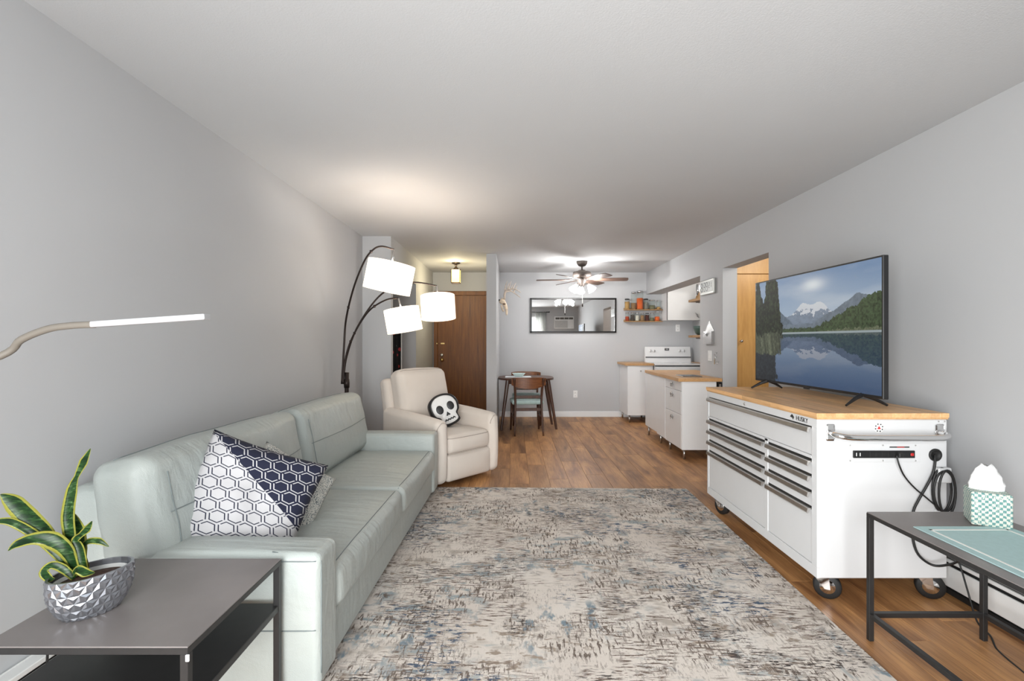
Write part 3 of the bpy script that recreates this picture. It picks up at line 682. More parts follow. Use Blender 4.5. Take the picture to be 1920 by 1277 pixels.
# ================================================================== dining set
dt = root('dining_table', (.205, 7.43, 0), 0, 'dark walnut dining table with splayed legs by the divider', 'table')
def superell(cx, cy, rx, ry, e, n=48):
    return [(cx+rx*math.copysign(abs(math.cos(t))**e, math.cos(t)), cy+ry*math.copysign(abs(math.sin(t))**e, math.sin(t))) for t in [2*math.pi*i/n for i in range(n)]]
def slab(outl, z0, z1, bev=0):
    bm = bmesh.new(); a = [bm.verts.new((x, y, z0)) for x, y in outl]; b = [bm.verts.new((x, y, z1)) for x, y in outl]; n = len(a)
    bm.faces.new(a[::-1]); bm.faces.new(b)
    for i in range(n): bm.faces.new((a[i], a[(i+1) % n], b[(i+1) % n], b[i]))
    bmesh.ops.recalc_face_normals(bm, faces=bm.faces[:])
    return bm
obj('tabletop', slab(superell(.205, 7.43, .405, .37, .62), .725, .75), 'walnut', dt)
obj('apron', slab(superell(.205, 7.43, .30, .27, .5), .665, .725), 'walnut', dt)
for (tx_, ty_, fx, fy) in ((-.06, 7.22, -.155, 7.17), (.52, 7.25, .645, 7.28), (.50, 7.66, .615, 7.70), (-.06, 7.66, -.15, 7.70)):
    obj('leg', tube([(tx_, ty_, .725), (fx, fy, 0)], [.030, .017], 10), 'walnut', dt)
def dining_chair(label):
    """built at the origin, facing +y; back at -y"""
    r = root('dining_chair', (0, 0, 0), 0, label, 'chair', 'walnut dining chairs with mint seats')
    L = lambda name, bm, mat, sm=False, par=None: obj(name, bm, mat, par or r, sm, world=False)
    L('seat', rbox((0, .02, .435), (.44, .42, .05), .024, (0, 0, .012), 6), 'seat_mint', True)
    for s in (-1, 1):
        L('leg', tube([(s*.19, .19, .415), (s*.205, .22, 0)], [.019, .013], 8), 'walnut', True)
        L('leg', tube(smooth_path([(s*.195, -.30, 0), (s*.18, -.225, .40), (s*.185, -.24, .62), (s*.20, -.275, .775)], 5), [.013+.0005*i for i in range(16)], 8), 'walnut', True)
        L('side_rail', box(s*.185-.010, s*.185+.010, -.22, .19, .385, .415, .003), 'walnut')
        L('brace', tube([(s*.195, -.26, .20), (s*.197, .205, .24)], .009, 6), 'walnut', True)
    L('front_rail', box(-.18, .18, .18, .20, .375, .415, .003), 'walnut'); L('rear_rail', box(-.18, .18, -.235, -.215, .33, .37, .003), 'walnut')
    L('cross_rail', box(-.18, .18, -.235, -.218, .50, .54, .003), 'walnut')
    bm = bmesh.new(); g = []
    for i in range(17):
        u = i/8-1; x = u*.235; y = -.285+.045*u*u; lo = .665-.03*(1-u*u)+.02*abs(u)**3; hi = .79-.012*abs(u)**4
        g.append([bm.verts.new((x, y-.009, lo)), bm.verts.new((x, y-.009-.008, hi)), bm.verts.new((x, y+.009-.008, hi)), bm.verts.new((x, y+.009, lo))])
    for a, b in zip(g, g[1:]):
        for k in range(4): bm.faces.new((a[k], a[(k+1) % 4], b[(k+1) % 4], b[k]))
    bm.faces.new(g[0]); bm.faces.new(g[-1][::-1]); bmesh.ops.recalc_face_normals(bm, faces=bm.faces[:])
    L('backrest', bm, 'walnut_light')
    return r
ch1 = dining_chair('walnut dining chair with mint seat, its back to the room')
ch2 = copy_tree(ch1); ch2['label'] = 'walnut dining chair behind the table, facing the room'
ch1.location = (.205, 7.06, 0); ch1.rotation_euler = (0, 0, math.radians(5))
ch2.location = (.225, 7.80, 0); ch2.rotation_euler = (0, 0, math.pi)
pm = obj('table_placemat', box(-.10, .28, 7.30, 7.58, .7505, .754, .001), 'paper'); tag(pm, 'pale woven placemat on the dining table', 'placemat')
bw = obj('serving_bowl', lathe([(0, .756), (.045, .756), (.06, .762), (.095, .80), (.10, .808), (.094, .806), (.055, .768), (0, .764)], (.10, 7.44, 0), 28, sy=.7), 'bowl_mint', None, True); tag(bw, 'shallow pale mint bowl on the dining table', 'bowl')
# ================================================================== kitchen
def leg_round(x, y, z1, par): obj('leg', tube([(x, y, 0), (x, y, z1)], .013, 10), 'steel', par, True)
kc = root('base_cabinet', (2.0, 8.15, 0), 0, 'white base cabinet with wooden top left of the stove', 'cabinet')
obj('body', box(1.81, 2.21, 7.86, 8.455, .115, .895, .002), 'cabinet_white', kc)
d = obj('door', box(1.812, 2.205, 7.84, 7.858, .118, .89, .002), 'cabinet_white', kc)
obj('knob', lathe([(.006, 0), (.006, .015), (.014, .022), (.012, .03), (0, .032)], (2.01, 7.84, .815), 12, axis=Matrix.Rotation(math.pi/2, 3, 'X')), 'steel', d, True)
obj('worktop', slab([(1.775, 8.455), (1.775, 7.90), (1.80, 7.835), (2.215, 7.82), (2.215, 8.455)], .897, .932), 'counter_wood', kc)
for x in (1.85, 2.17):
    for y in (7.90, 8.40): leg_round(x, y, .115, kc)
# stove
st = root('electric_stove', (2.605, 8.13, 0), 0, 'white freestanding electric stove against the kitchen wall', 'stove')
SX0, SX1 = 2.225, 2.985
obj('body', box(SX0, SX1, 7.82, 8.44, .03, .905, .004), 'enamel_white', st)
obj('cooktop', box(SX0-.003, SX1+.003, 7.79, 8.40, .905, .925, .004), 'enamel_white', st)
obj('trim_line', box(SX0+.002, SX1-.002, 7.812, 7.82, .885, .898), 'slot_and_shadow_black', st)
od = obj('oven_door', box(SX0+.005, SX1-.005, 7.785, 7.82, .27, .875, .006), 'enamel_white', st)
obj('door_handle', tube([(SX0+.06, 7.755, .82), (SX1-.06, 7.755, .82)], .012, 10), 'enamel_white', od, True)
obj('storage_drawer', box(SX0+.005, SX1-.005, 7.79, 7.82, .04, .255, .006), 'enamel_white', st); obj('drawer_gap', box(SX0+.006, SX1-.006, 7.80, 7.819, .256, .269), 'slot_and_shadow_black', st)
bg = obj('backguard', prism([(8.36, .925), (8.445, .925), (8.445, 1.185), (8.40, 1.185), (8.375, 1.02)], SX0, SX1), 'enamel_white', st)
bm = bg.data; bmx = bmesh.new(); bmx.from_mesh(bm)
for v in bmx.verts:   # prism was laid along y: swap to run along x
    v.co = Vector(v.co)
bmx.free()
def swapxy(o, par):
    M = XF[par]
    for v in o.data.vertices:
        w_ = M @ v.co; v.co = M.inverted() @ Vector((w_.y, w_.x, w_.z))
    o.data.flip_normals()
swapxy(bg, st)
obj('guard_line', box(SX0+.004, SX1-.004, 8.355, 8.372, 1.005, 1.018), 'slot_and_shadow_black', st)
dp = obj('display', box(2.555, 2.625, 8.378, 8.39, 1.125, 1.16), 'black_plastic', st)
for i, x in enumerate((2.575, 2.59, 2.605)): obj('digit', box(x-.004, x+.004, 8.3765, 8.378, 1.138, 1.15), 'white_plastic', dp)
for x in (2.315, 2.375, 2.80, 2.87):
    k = obj('knob', lathe([(.024, 0), (.022, .02), (.0, .022)], (x, 8.388, 1.115), 16, axis=Matrix.Rotation(math.pi/2, 3, 'X')), 'enamel_white', st, True)
    obj('grip', box(x-.004, x+.004, 8.355, 8.372, 1.093, 1.137, .002), 'steel', k)
ft = root('filler_counter', (3.02, 8.1, 0), 0, 'narrow wooden counter strip right of the stove', 'counter')
obj('top', box(2.99, 3.049, 7.80, 8.46, .90, .932, .002), 'counter_wood', ft); obj('side', box(2.992, 3.047, 7.82, 8.46, 0, .90, .002), 'cabinet_white', ft)
# peninsula
pn = root('peninsula_cabinet', (2.05, 5.72, 0), 0, 'white peninsula drawer cabinet on steel legs beside the pier wall', 'cabinet')
obj('body', box(1.848, 2.20, 5.425, 5.985, .11, .845, .002), 'cabinet_white', pn)
obj('end_panel', box(1.832, 2.205, 5.405, 5.423, .108, .845, .002), 'cabinet_white', pn)
for z0, z1 in ((.743, .843), (.488, .738), (.112, .483)):
    d = obj('drawer', box(1.830, 1.847, 5.428, 5.98, z0, z1, .002), 'cabinet_white', pn)
    zc = (z0+z1)/2 if z1 > .8 else z1-.06
    for a in range(6):
        t = a*math.pi/3; obj('knob_petal', lathe([(0, -.009), (.012, -.004), (.012, .006), (0, .010)], (1.812, 5.70+.016*math.cos(t), zc+.020*math.sin(t)), 8), 'steel', d, True)
    obj('knob_stem', tube([(1.83, 5.70, zc), (1.806, 5.70, zc)], .010, 8), 'handle_steel', d, True)
for x in (1.875, 2.17):
    for y in (5.46, 5.95): leg_round(x, y, .11, pn)
p2c = root('peninsula_cabinet', (2.2, 6.4, 0), 0, 'second white peninsula cabinet farther back under the wooden counter', 'cabinet')
obj('body', box(1.835, 2.25, 5.99, 6.90, .13, .845, .002), 'cabinet_white', p2c); obj('side_panel', box(1.828, 1.834, 5.992, 6.33, .12, .843, .001), 'cabinet_white', p2c)
for y in (6.30, 6.85):
    for x in (1.87, 2.2): leg_round(x, y, .13, p2c)
pc_ = obj('peninsula_worktop', slab([(1.79, 5.395), (2.262, 5.395), (2.262, 6.06), (2.55, 6.06), (2.55, 6.95), (1.855, 6.95), (1.835, 6.93)], .847, .882), 'counter_wood'); tag(pc_, 'butcher block worktop over the peninsula cabinets', 'worktop')
tb = root('tablet', (2.02, 5.72, .884), 0, 'dark tablet lying on the peninsula worktop', 'tablet'); obj('case', box(1.91, 2.13, 5.60, 5.86, .8825, .890, .003), 'steel', tb); obj('screen', box(1.915, 2.125, 5.605, 5.855, .890, .892), 'tablet', tb)
ob = root('outlet_box', (2.26, 5.46, .81), 0, 'black wall outlet under the peninsula worktop', 'outlet'); obj('plate', box(2.225, 2.269, 5.41, 5.47, .765, .835, .003), 'black_plastic', ob); obj('socket', box(2.235, 2.255, 5.405, 5.41, .78, .82, .002), 'steel', ob)
# upper cabinet
uc = root('upper_cabinet', (2.78, 8.28, 1.62), 0, 'white wall cabinet above the stove', 'cabinet')
obj('body', box(2.52, 3.045, 8.122, 8.465, 1.62, 2.40, .002), 'cabinet_white', uc); d = obj('door', box(2.52, 3.04, 8.10, 8.12, 1.62, 2.40, .002), 'upper_cabinet_white', uc)
for i, dz in enumerate((.085, .06, .035)): obj('handle_leaf', tube([(2.955+i*.012, 8.085, 1.62+dz+.03), (3.0+i*.008, 8.08, 1.62+dz)], .007, 6), 'steel', d, True)
obj('side_post', tube([(2.515, 8.13, 1.62), (2.515, 8.13, 2.07)], .005, 6), 'black_metal', uc)
for (z, lab) in ((1.885, 'upper wooden shelf on the kitchen side wall'), (1.335, 'lower wooden shelf on the kitchen side wall holding the green bowl')):
    s_ = root('wooden_shelf', (2.9, 7.5, z), 0, lab, 'shelf'); obj('board', box(2.755, 3.045, 7.15, 7.83, z, z+.036, .003), 'shelf_wood', s_)
    for y in (7.3, 7.7): obj('bracket', box(2.82, 3.045, y-.01, y+.01, z-.02, z, .002), 'steel', s_)
tag(obj('steel_canister', lathe([(.055, 1.922), (.055, 2.15), (.05, 2.155), (0, 2.155)], (2.88, 7.70, 0), 20), 'chrome', None, True), 'tall steel canister on the upper kitchen shelf', 'canister')
tag(obj('mixing_bowl', lathe([(0, 1.372), (.06, 1.372), (.10, 1.40), (.125, 1.47), (.13, 1.51), (.122, 1.51), (.09, 1.41), (0, 1.39)], (2.89, 7.62, 0), 28), 'bowl_green', None, True), 'dark green bowl on the lower kitchen shelf', 'bowl')
# spice shelves and jars
for (z, lab) in ((1.81, 'upper narrow shelf of glass jars on the back wall'), (1.615, 'lower narrow shelf of glass jars on the back wall')):
    s_ = root('jar_shelf', (2.2, 8.4, z), 0, lab, 'shelf'); obj('board', box(1.885, 2.51, 8.345, 8.469, z-.014, z, .002), 'shelf_wood', s_)
    obj('back_strip', box(1.885, 2.51, 8.458, 8.469, z, z+.03, .001), 'shelf_wood', s_)
def jar(px, zb, wpx, hpx, fill, content, lid, label):
    x = (px-960)/112.5; r = wpx/112.5/2; h = hpx/112.5; y = 8.397
    j = root('glass_jar', (x, y, zb), 0, label, 'jar', 'jars on the spice shelves')
    obj('glass', lathe([(r*.9, zb+.001), (r, zb+.008), (r, zb+h*.80), (r*.82, zb+h*.90), (r*.82, zb+h*.97)], (x, y, 0), 16), 'glass', j, True)
    obj('contents', lathe([(r*.86, zb+.004), (r*.92, zb+.01), (r*.92, zb+h*fill), (0, zb+h*fill+.004)], (x, y, 0), 14), content, j, True)
    obj('lid', lathe([(r*.9, zb+h*.90), (r*.92, zb+h*.98), (r*.8, zb+h), (0, zb+h)], (x, y, 0), 16), lid, j, True)
for a in ((1177, 10, 20, .72, 'spice_oats', 'lid_black', 'black lidded jar of oats at the left end of the upper shelf'), (1189, 10, 33, .36, 'spice_mix', 'lid_steel', 'tall narrow jar with a little mixed grain on the upper shelf'),
          (1201, 13, 35, .60, 'spice_lentil', 'lid_steel', 'tallest jar, filled with orange lentils'), (1212.5, 9, 20, .66, 'spice_grey', 'lid_black', 'black lidded jar of grey seeds beside the lentil jar'),
          (1224, 12, 18, .42, 'spice_green', 'lid_steel', 'wide half empty jar with a few nuts on the upper shelf'), (1236, 8, 17, .25, 'spice_oats', 'lid_steel', 'nearly empty jar at the right end of the upper shelf')):
    jar(a[0], 1.811, *a[1:])
for a in ((1177, 8, 16, .52, 'spice_red', 'lid_steel', 'jar of rust red spice at the left end of the lower shelf'), (1187, 8, 16, .72, 'spice_black', 'lid_steel', 'jar of dark peppercorns, second on the lower shelf'), (1196, 8, 15.5, .66, 'spice_white', 'lid_steel', 'jar of white salt on the lower shelf'),
          (1205.5, 8, 15, .70, 'spice_mix', 'lid_steel', 'jar of brown speckled spice in the middle of the lower shelf'), (1214.5, 8, 15, .75, 'spice_dark', 'lid_black', 'jar of dark maroon spice on the lower shelf'), (1223.5, 8, 15.5, .4, 'spice_green', 'lid_steel', 'half full jar of pale herbs on the lower shelf'), (1233.5, 10, 18, .45, 'spice_lentil', 'lid_steel', 'wider jar of bright orange spice at the right end of the lower shelf')):
    jar(a[0], 1.616, *a[1:])
# ================================================================== pier wall things (they face left, -x)
def PX(px, py): s = (px-960)/2.27; return Vector((2.27, F/s, H-(py-638.5)/s))
ck = root('wall_clock', (2.27, 5.77, 1.905), -math.pi/2, 'silver digital wall clock reading 8:39 on the pier wall', 'clock')
L = lambda name, bm, mat, par=None, sm=False: obj(name, bm, mat, par or ck, sm, world=False)
L('case', box(-.20, .20, -.032, -.002, -.085, .085, .008, 2), 'clock_grey')
scn = L('screen', box(-.175, .175, -.0345, -.0325, -.06, .065), 'lcd')
SEG = {'8': 'abcdefg', '3': 'abgcd', '9': 'abcdfg', '2': 'abged', '1': 'bc'}
def seg7(bm, ch, cx, cz, w_, h_, t):
    P = {'a': (0, h_/2, 1), 'g': (0, 0, 1), 'd': (0, -h_/2, 1), 'f': (-w_/2, h_/4, 0), 'b': (w_/2, h_/4, 0), 'e': (-w_/2, -h_/4, 0), 'c': (w_/2, -h_/4, 0)}
    for s in SEG[ch]:
        x, z, hor = P[s]
        if hor: box(cx+x-w_/2+t*.3, cx+x+w_/2-t*.3, -.0352, -.0346, cz+z-t/2, cz+z+t/2, 0, 1, bm)
        else: box(cx+x-t/2, cx+x+t/2, -.0352, -.0346, cz+z-h_/4+t*.3, cz+z+h_/4-t*.3, 0, 1, bm)
bm = bmesh.new()
for ch, x in (('8', -.135), ('3', -.055), ('9', .015)): seg7(bm, ch, x, .003, .048, .092, .012)
for z in (-.02, .025): box(-.100, -.090, -.0352, -.0346, z-.006, z+.006, 0, 1, bm)
for ch, x in (('2', .085), ('1', .128)): seg7(bm, ch, x, .012, .028, .058, .009)
L('digits', bm, 'grey_print', scn)
en = root('envelope_holder', (2.27, 5.75, 1.25), -math.pi/2, 'silver metal envelope shaped mail holder on the pier wall', 'mail holder')
obj('back_plate', prism([(-.125, 0), (.125, 0), (.125, .155), (.0, .265), (-.125, .155)], -.006, -.001), 'steel', en, world=False)
bm = bmesh.new()
for tri in ([(-.125, 0), (.125, 0), (.0, .09)], [(-.125, .0), (.0, .085), (-.125, .145)], [(.125, 0), (.125, .145), (.0, .085)]):
    prism(tri, -.034 if tri[2][0] == 0 else -.031, -.029 if tri[2][0] == 0 else -.027, bm)
fp = obj('pocket', bm, 'steel', en, world=False)
for s in (-1, 1): obj('pocket_side', box(s*.122-.003, s*.122+.003, -.03, -.005, 0, .145), 'steel', fp, world=False)
kh = root('key_hook', (2.27, 5.55, 1.07), -math.pi/2, 'small metal key hooks with hanging keys beside the light switch', 'hook')
for (x, z) in ((0, .065), (.0, .02), (.05, -.03)):
    obj('hook', tube(smooth_path([(x, -.001, z+.02), (x, -.016, z+.012), (x, -.022, z-.006), (x+.004, -.03, z+.006)], 4), .004, 6), 'steel', kh, True, world=False)
obj('key', box(-.024, -.012, -.024, -.02, -.045, .01, .002), 'brass', kh, world=False); obj('key', box(.006, .018, -.026, -.022, -.035, .02, .002), 'steel', kh, world=False)
# ================================================================== tool chest
CX0, CX1, CY0, CY1 = 1.503, 2.133, 2.457, 3.84
tc_ = root('tool_chest', ((CX0+CX1)/2, (CY0+CY1)/2, 0), 0, 'white rolling tool chest with wooden top and many drawers', 'tool chest')
obj('body', box(CX0+.004, CX1, CY0, CY1, .123, .903, .004), 'chest_white', tc_)
bm = bmesh.new()   # face frame with openings
for a in ((CY0, CY1, .862, .903), (CY0, CY1, .123, .176), (CY0, CY0+.045, .176, .862), (CY1-.028, CY1, .176, .862), (2.932, 2.966, .176, .715), (CY0+.045, CY1-.028, .700, .716)):
    box(CX0-.008, CX0+.006, a[0], a[1], a[2], a[3], .0015, 1, bm)
obj('face_frame', bm, 'chest_white', tc_)
def drawer(y0, y1, z0, z1, hz):
    d = obj('drawer', box(CX0-.004, CX0+.012, y0+.003, y1-.003, z0, z1, .002), 'chest_white', tc_)
    obj('handle_shadow', box(CX0-.0045, CX0, y0+.004, y1-.004, hz+.002, hz+.014), 'slot_and_shadow_black', d)  # dark strip standing in for the shadow above the handle
    bm = prism([(-.030, -.020), (-.026, -.002), (-.018, .0), (-.004, 0), (-.004, -.006), (-.016, -.008), (-.020, -.024), (-.026, -.026)], y0+.004, y1-.004)
    bm.transform(Matrix.Translation((CX0, 0, hz+.004))); h = obj('drawer_handle', bm, 'handle_steel', d)
drawer(CY0+.045, CY1-.028, .718, .861, .853)
hz = [.685, .608, .528, .448]; lo = [.612, .532, .452, .178]
for y0, y1 in ((2.966, CY1-.028), (CY0+.045, 2.932)):
    for a, b in zip(hz, lo): drawer(y0, y1, b, a+.012, a)
Mx = Matrix(((0, 0, -1, 0), (-1, 0, 0, 0), (0, 1, 0, 0), (0, 0, 0, 1)))   # text plane facing -x, reading along -y
bm = text_bm('HUSKY', .034, Matrix.Translation((CX0-.0085, 2.585, .882)) @ Mx)
obj('lettering', bm, 'grey_print', tc_)
bm = prism([(-.022, .0), (-.006, .014), (.004, .012), (.016, .0), (.006, -.014), (.0, -.004), (-.008, -.004)], 0, .001); bm.transform(Matrix.Translation((CX0-.0095, 2.672, .883)) @ Matrix.Rotation(-math.pi/2, 4, 'Z')); obj('emblem', bm, 'grey_print', tc_)
obj('lock', lathe([(.009, 0), (.009, .004), (0, .005)], (CX0-.008, 3.22, .883), 14, axis=Matrix.Rotation(-math.pi/2, 3, 'Y')), 'steel', tc_, True)
wt = obj('worktop', box(CX0-.010, CX1+.002, CY0-.004, CY1+.004, .904, .914), 'butcher_block', tc_)
y_l = CY1-CY0+.016; nst = 14; sw_ = (CX1-CX0+.018)/nst; sm_cache = {}
for i in range(nst):
    y = CY0-.008; x0 = CX0-.014+i*sw_
    while y < CY1+.008-1e-4:
        ln2 = random.choice((.28, .36, .44, .52)); ln2 = min(ln2, CY1+.008-y)
        if CY1+.008-(y+ln2) < .12: ln2 = CY1+.008-y
        key = round(ln2, 3)
        if key not in sm_cache:
            o = obj('stave', box(.0002, sw_-.0002, .0002, ln2-.0002, .912, .934, .0007), 'butcher_block', None); sm_cache[key] = o
        else:
            o = sm_cache[key].copy(); COL.objects.link(o)
        o.parent = wt; o.location = Vector((x0, y, 0))-XF[tc_].translation
        y += ln2
ye = CY0   # end panel facing the camera
def EP(px, py, off=0): s = F/(CY0-off); return Vector(((px-960)/s, CY0-off, H-(py-638.5)/s))
a_, b_ = EP(1556, 812), EP(1758, 806)
hz_ = .835
pts = [(1.556, ye-.008, hz_+.005), (1.556, ye-.05, hz_), (1.60, ye-.075, hz_-.006), (1.70, ye-.08, hz_-.008), (1.98, ye-.08, hz_-.008), (2.06, ye-.075, hz_-.006), (2.09, ye-.05, hz_), (2.09, ye-.008, hz_+.005)]
hd = obj('push_handle', tube(smooth_path(pts, 6), .0145, 12), 'chrome', tc_, True)
for x in (1.556, 2.09): obj('handle_flange', box(x-.022, x+.022, ye-.010, ye, hz_-.036, hz_+.046, .008, 2), 'chrome', hd)
obj('power_plate', box(1.64, 2.0, ye-.003, ye, .695, .785, .001), 'chest_white', tc_)
ps = obj('power_strip', box(1.667, 1.967, ye-.012, ye-.003, .716, .752, .002), 'black_plastic', tc_)
for x in (1.68, 1.698): obj('usb_port', box(x-.002, x+.002, ye-.0125, ye-.012, .726, .742), 'white_plastic', ps)
for i in range(6):
    x = 1.755+i*.029; bm = bmesh.new(); box(x-.010, x+.010, ye-.0135, ye-.012, .722, .746, .001, 1, bm); obj('socket', bm, 'rubber', ps)
obj('switch', box(1.943, 1.959, ye-.016, ye-.012, .727, .741, .002), 'red', ps)
obj('plug', box(1.874, 1.900, ye-.034, ye-.012, .722, .746, .004), 'rubber', ps)
obj('caution_strip', box(1.848, 1.945, ye-.0035, ye-.003, .765, .771), 'grey_print', tc_); obj('caution_print', box(1.885, 1.92, ye-.0038, ye-.0035, .766, .770), 'red', tc_)
for x in (1.655, 1.815, 1.975):
    for z in (.702, .777): obj('screw', lathe([(.004, 0), (.003, .002), (0, .0025)], (x, ye-.003, z), 8, axis=Matrix.Rotation(math.pi/2, 3, 'X')), 'steel', tc_, True)
for x in (2.09, 2.12): obj('screw', lathe([(.004, 0), (.003, .002), (0, .0025)], (x, ye, .893), 8, axis=Matrix.Rotation(math.pi/2, 3, 'X')), 'steel', tc_, True)
RX = Matrix.Rotation(math.pi/2, 3, 'X')
sc0 = EP(1648, 802); stk = obj('warning_sticker', lathe([(.025, 0), (.025, .0006), (0, .0007)], sc0, 24, axis=RX), 'white_plastic', tc_)
obj('triangle', prism([(sc0.x-.009, sc0.z-.007), (sc0.x+.009, sc0.z-.007), (sc0.x, sc0.z+.009)], ye-.0014, ye-.0008), 'red', stk)
for k in range(8): t = k*math.pi/4+.3; obj('mark', box(sc0.x+.018*math.cos(t)-.003, sc0.x+.018*math.cos(t)+.003, ye-.0013, ye-.0008, sc0.z+.018*math.sin(t)-.003, sc0.z+.018*math.sin(t)+.003), 'grey_print', stk)
pt = EP(1753, 853); obj('cable_port', lathe([(.031, 0), (.031, .006), (.024, .009), (.021, .003), (0, .003)], pt, 24, axis=RX), 'rubber', tc_, True)
br = obj('cord_bracket', box(2.063, 2.127, ye-.035, ye, .60, .672, .004), 'chest_white', tc_); obj('bracket_foot', box(2.065, 2.11, ye-.035, ye, .445, .465, .004), 'chest_white', br)
def caster(x, y, sw):
    c = root('c', (x, y, 0)); bpy.data.objects.remove(c)
    d = Vector((math.cos(sw), math.sin(sw), 0)); o_ = Vector((x, y, 0))+d*.03; n_ = Vector((-d.y, d.x, 0))
    RA = Matrix((d, Vector((0, 0, 1)), n_)).transposed()
    w_ = obj('caster', lathe([(.02, -.020), (.055, -.020), (.062, -.014), (.062, .014), (.055, .020), (.02, .020)], o_+Vector((0, 0, .062)), 28, axis=RA), 'rubber', tc_, True)
    obj('hub', lathe([(0, -.023), (.034, -.022), (.036, -.018), (.036, .018), (.034, .022), (0, .023)], o_+Vector((0, 0, .062)), 20, axis=RA), 'chrome', w_, True)
    bm = box(x-.04, x+.04, y-.04, y+.04, .117, .123, .001)
    for s in (-1, 1):
        q = n_*(.027*s); P = [o_+q+Vector((0, 0, .052))+d*.012, o_+q+Vector((0, 0, .052))-d*.012, Vector((x, y, 0))+q-d*.035+Vector((0, 0, .118)), Vector((x, y, 0))+q+d*.035+Vector((0, 0, .118))]
        v1 = [bm.verts.new(p+n_*.0015) for p in P]; v2 = [bm.verts.new(p-n_*.0015) for p in P]
        bm.faces.new(v1); bm.faces.new(v2[::-1])
        for i in range(4): bm.faces.new((v1[i], v2[i], v2[(i+1) % 4], v1[(i+1) % 4]))
    bmesh.ops.recalc_face_normals(bm, faces=bm.faces[:]); obj('fork', bm, 'chrome', w_)
for x, y, a in ((1.555, 2.53, -.5), (2.07, 2.53, -.5), (1.555, 3.76, -1.2), (2.07, 3.76, -1.2)): caster(x, y, a)
# cords at the chest
c1_ = [EP(1753, 853, .006), EP(1753, 868, .02), EP(1749, 888, .02), EP(1737, 912, .02), EP(1722, 938, .02), EP(1712, 962, .02), EP(1711, 1005, .02), EP(1722, 1040, .03), EP(1750, 1060, .05), EP(1782, 1058, .10), EP(1800, 1050, .14), EP(1815, 1040, .20)]
tag(obj('power_cord', tube(smooth_path(c1_), .0058, 8), 'cord_black', None, True), 'thick black power cord drooping from the port of the tool chest', 'cord')
c2_ = [EP(1681, 854, .03), EP(1686, 872, .04), EP(1696, 893, .03), EP(1715, 915, .03), EP(1740, 936, .035), EP(1762, 957, .03), EP(1770, 985, .03), EP(1790, 1040, .10), W(1800, 1060, 400), W(1815, 1110, 410), W(1832, 1165, 420), Vector((2.08, 2.18, .006)), W(1868, 1216, 447.6), W(1890, 1237, 464), W(1920, 1262, 483), W(1960, 1300, 512)]
tag(obj('power_cord', tube(smooth_path(c2_), .0038, 7), 'cord_black', None, True), 'thin black cord from the power strip down to the floor behind the console table', 'cord')
lp = bmesh.new()
for k, (rx, rz, dy) in enumerate(((.046, .105, .025), (.052, .098, .036), (.040, .108, .046))):
    tube([(2.085+rx*math.cos(t)+.004*k, ye-dy, .565+rz*math.sin(t)-.004*k) for t in [2*math.pi*i/28 for i in range(28)]], .0052, 7, lp, True)
tag(obj('coiled_cord', lp, 'cord_black', None, True), 'black cord coiled in loops on the bracket of the tool chest', 'cord')
# ================================================================== television
TR, TLp = Vector((1.915, 2.575, 0)), Vector((1.876, 3.85, 0))
tl = (TLp-TR).length; ang = math.atan2(TLp.y-TR.y, TLp.x-TR.x)
# local frame: x runs from the far end to the near end of the set as seen from the room, -y faces the room
tv = root('television', ((TR.x+TLp.x)/2, (TR.y+TLp.y)/2, .934), ang+math.pi, 'flat screen television showing a mountain lake on the tool chest', 'television')
T = lambda name, bm, mat, par=None, sm=False: obj(name, bm, mat, par or tv, sm, world=False)
hw_ = tl/2; z0, z1 = .052, .797
T('bezel', box(-hw_, hw_, -.008, .022, z0, z1, .003), 'black_plastic'); T('rear_housing', box(-hw_+.05, hw_-.05, .022, .06, z0+.02, z1-.22, .012, 2), 'black_plastic')
T('brand_plate', box(-.03, .03, -.012, -.006, z0-.008, z0+.006, .002), 'black_plastic')
for s in (-1, 1):
    x = s*(hw_-.16)
    bm = bmesh.new()
    for e in (-1, 1):
        tube([(x, .007, z0+.012), (x+s*.012, e*.055+.007, z0-.012), (x+s*.025, e*.115+.007, .005)], [.015, .011, .006], 6, bm)
    T('foot', bm, 'black_plastic')
# the picture: a lake between trees with snow peaks, computed per face of a fine grid
NX, NZ = 320, 180
u = (np.arange(NX)+.5)/NX; vv = (np.arange(NZ)+.5)/NZ
U, V = np.meshgrid(u, vv)          # V from bottom to top
rs = np.random.RandomState(3)
def fb(x, f0, seed, n=5):
    r = np.random.RandomState(seed); out = np.zeros_like(x); a = 1
    for i in range(n):
        t = r.rand(4096); xx = x*f0*2**i+17; k = np.floor(xx).astype(int); fr = xx-k; fr = fr*fr*(3-2*fr)
        out += a*((1-fr)*t[k % 4096]+fr*t[(k+1) % 4096]); a *= .5
    return out/1.94
def fb2(x, y, f0, seed, n=4):
    r = np.random.RandomState(seed); out = np.zeros_like(x); a = 1
    for i in range(n):
        t = r.rand(128, 128); xx = x*f0*2**i+9; yy = y*f0*2**i+5; a1 = np.floor(xx).astype(int); b1 = np.floor(yy).astype(int); fx = xx-a1; fy = yy-b1
        fx = fx*fx*(3-2*fx); fy = fy*fy*(3-2*fy)
        q = (1-fx)*(1-fy)*t[a1 % 128, b1 % 128]+fx*(1-fy)*t[(a1+1) % 128, b1 % 128]+(1-fx)*fy*t[a1 % 128, (b1+1) % 128]+fx*fy*t[(a1+1) % 128, (b1+1) % 128]
        out += a*q; a *= .5
    return out/1.94
HZ = .47
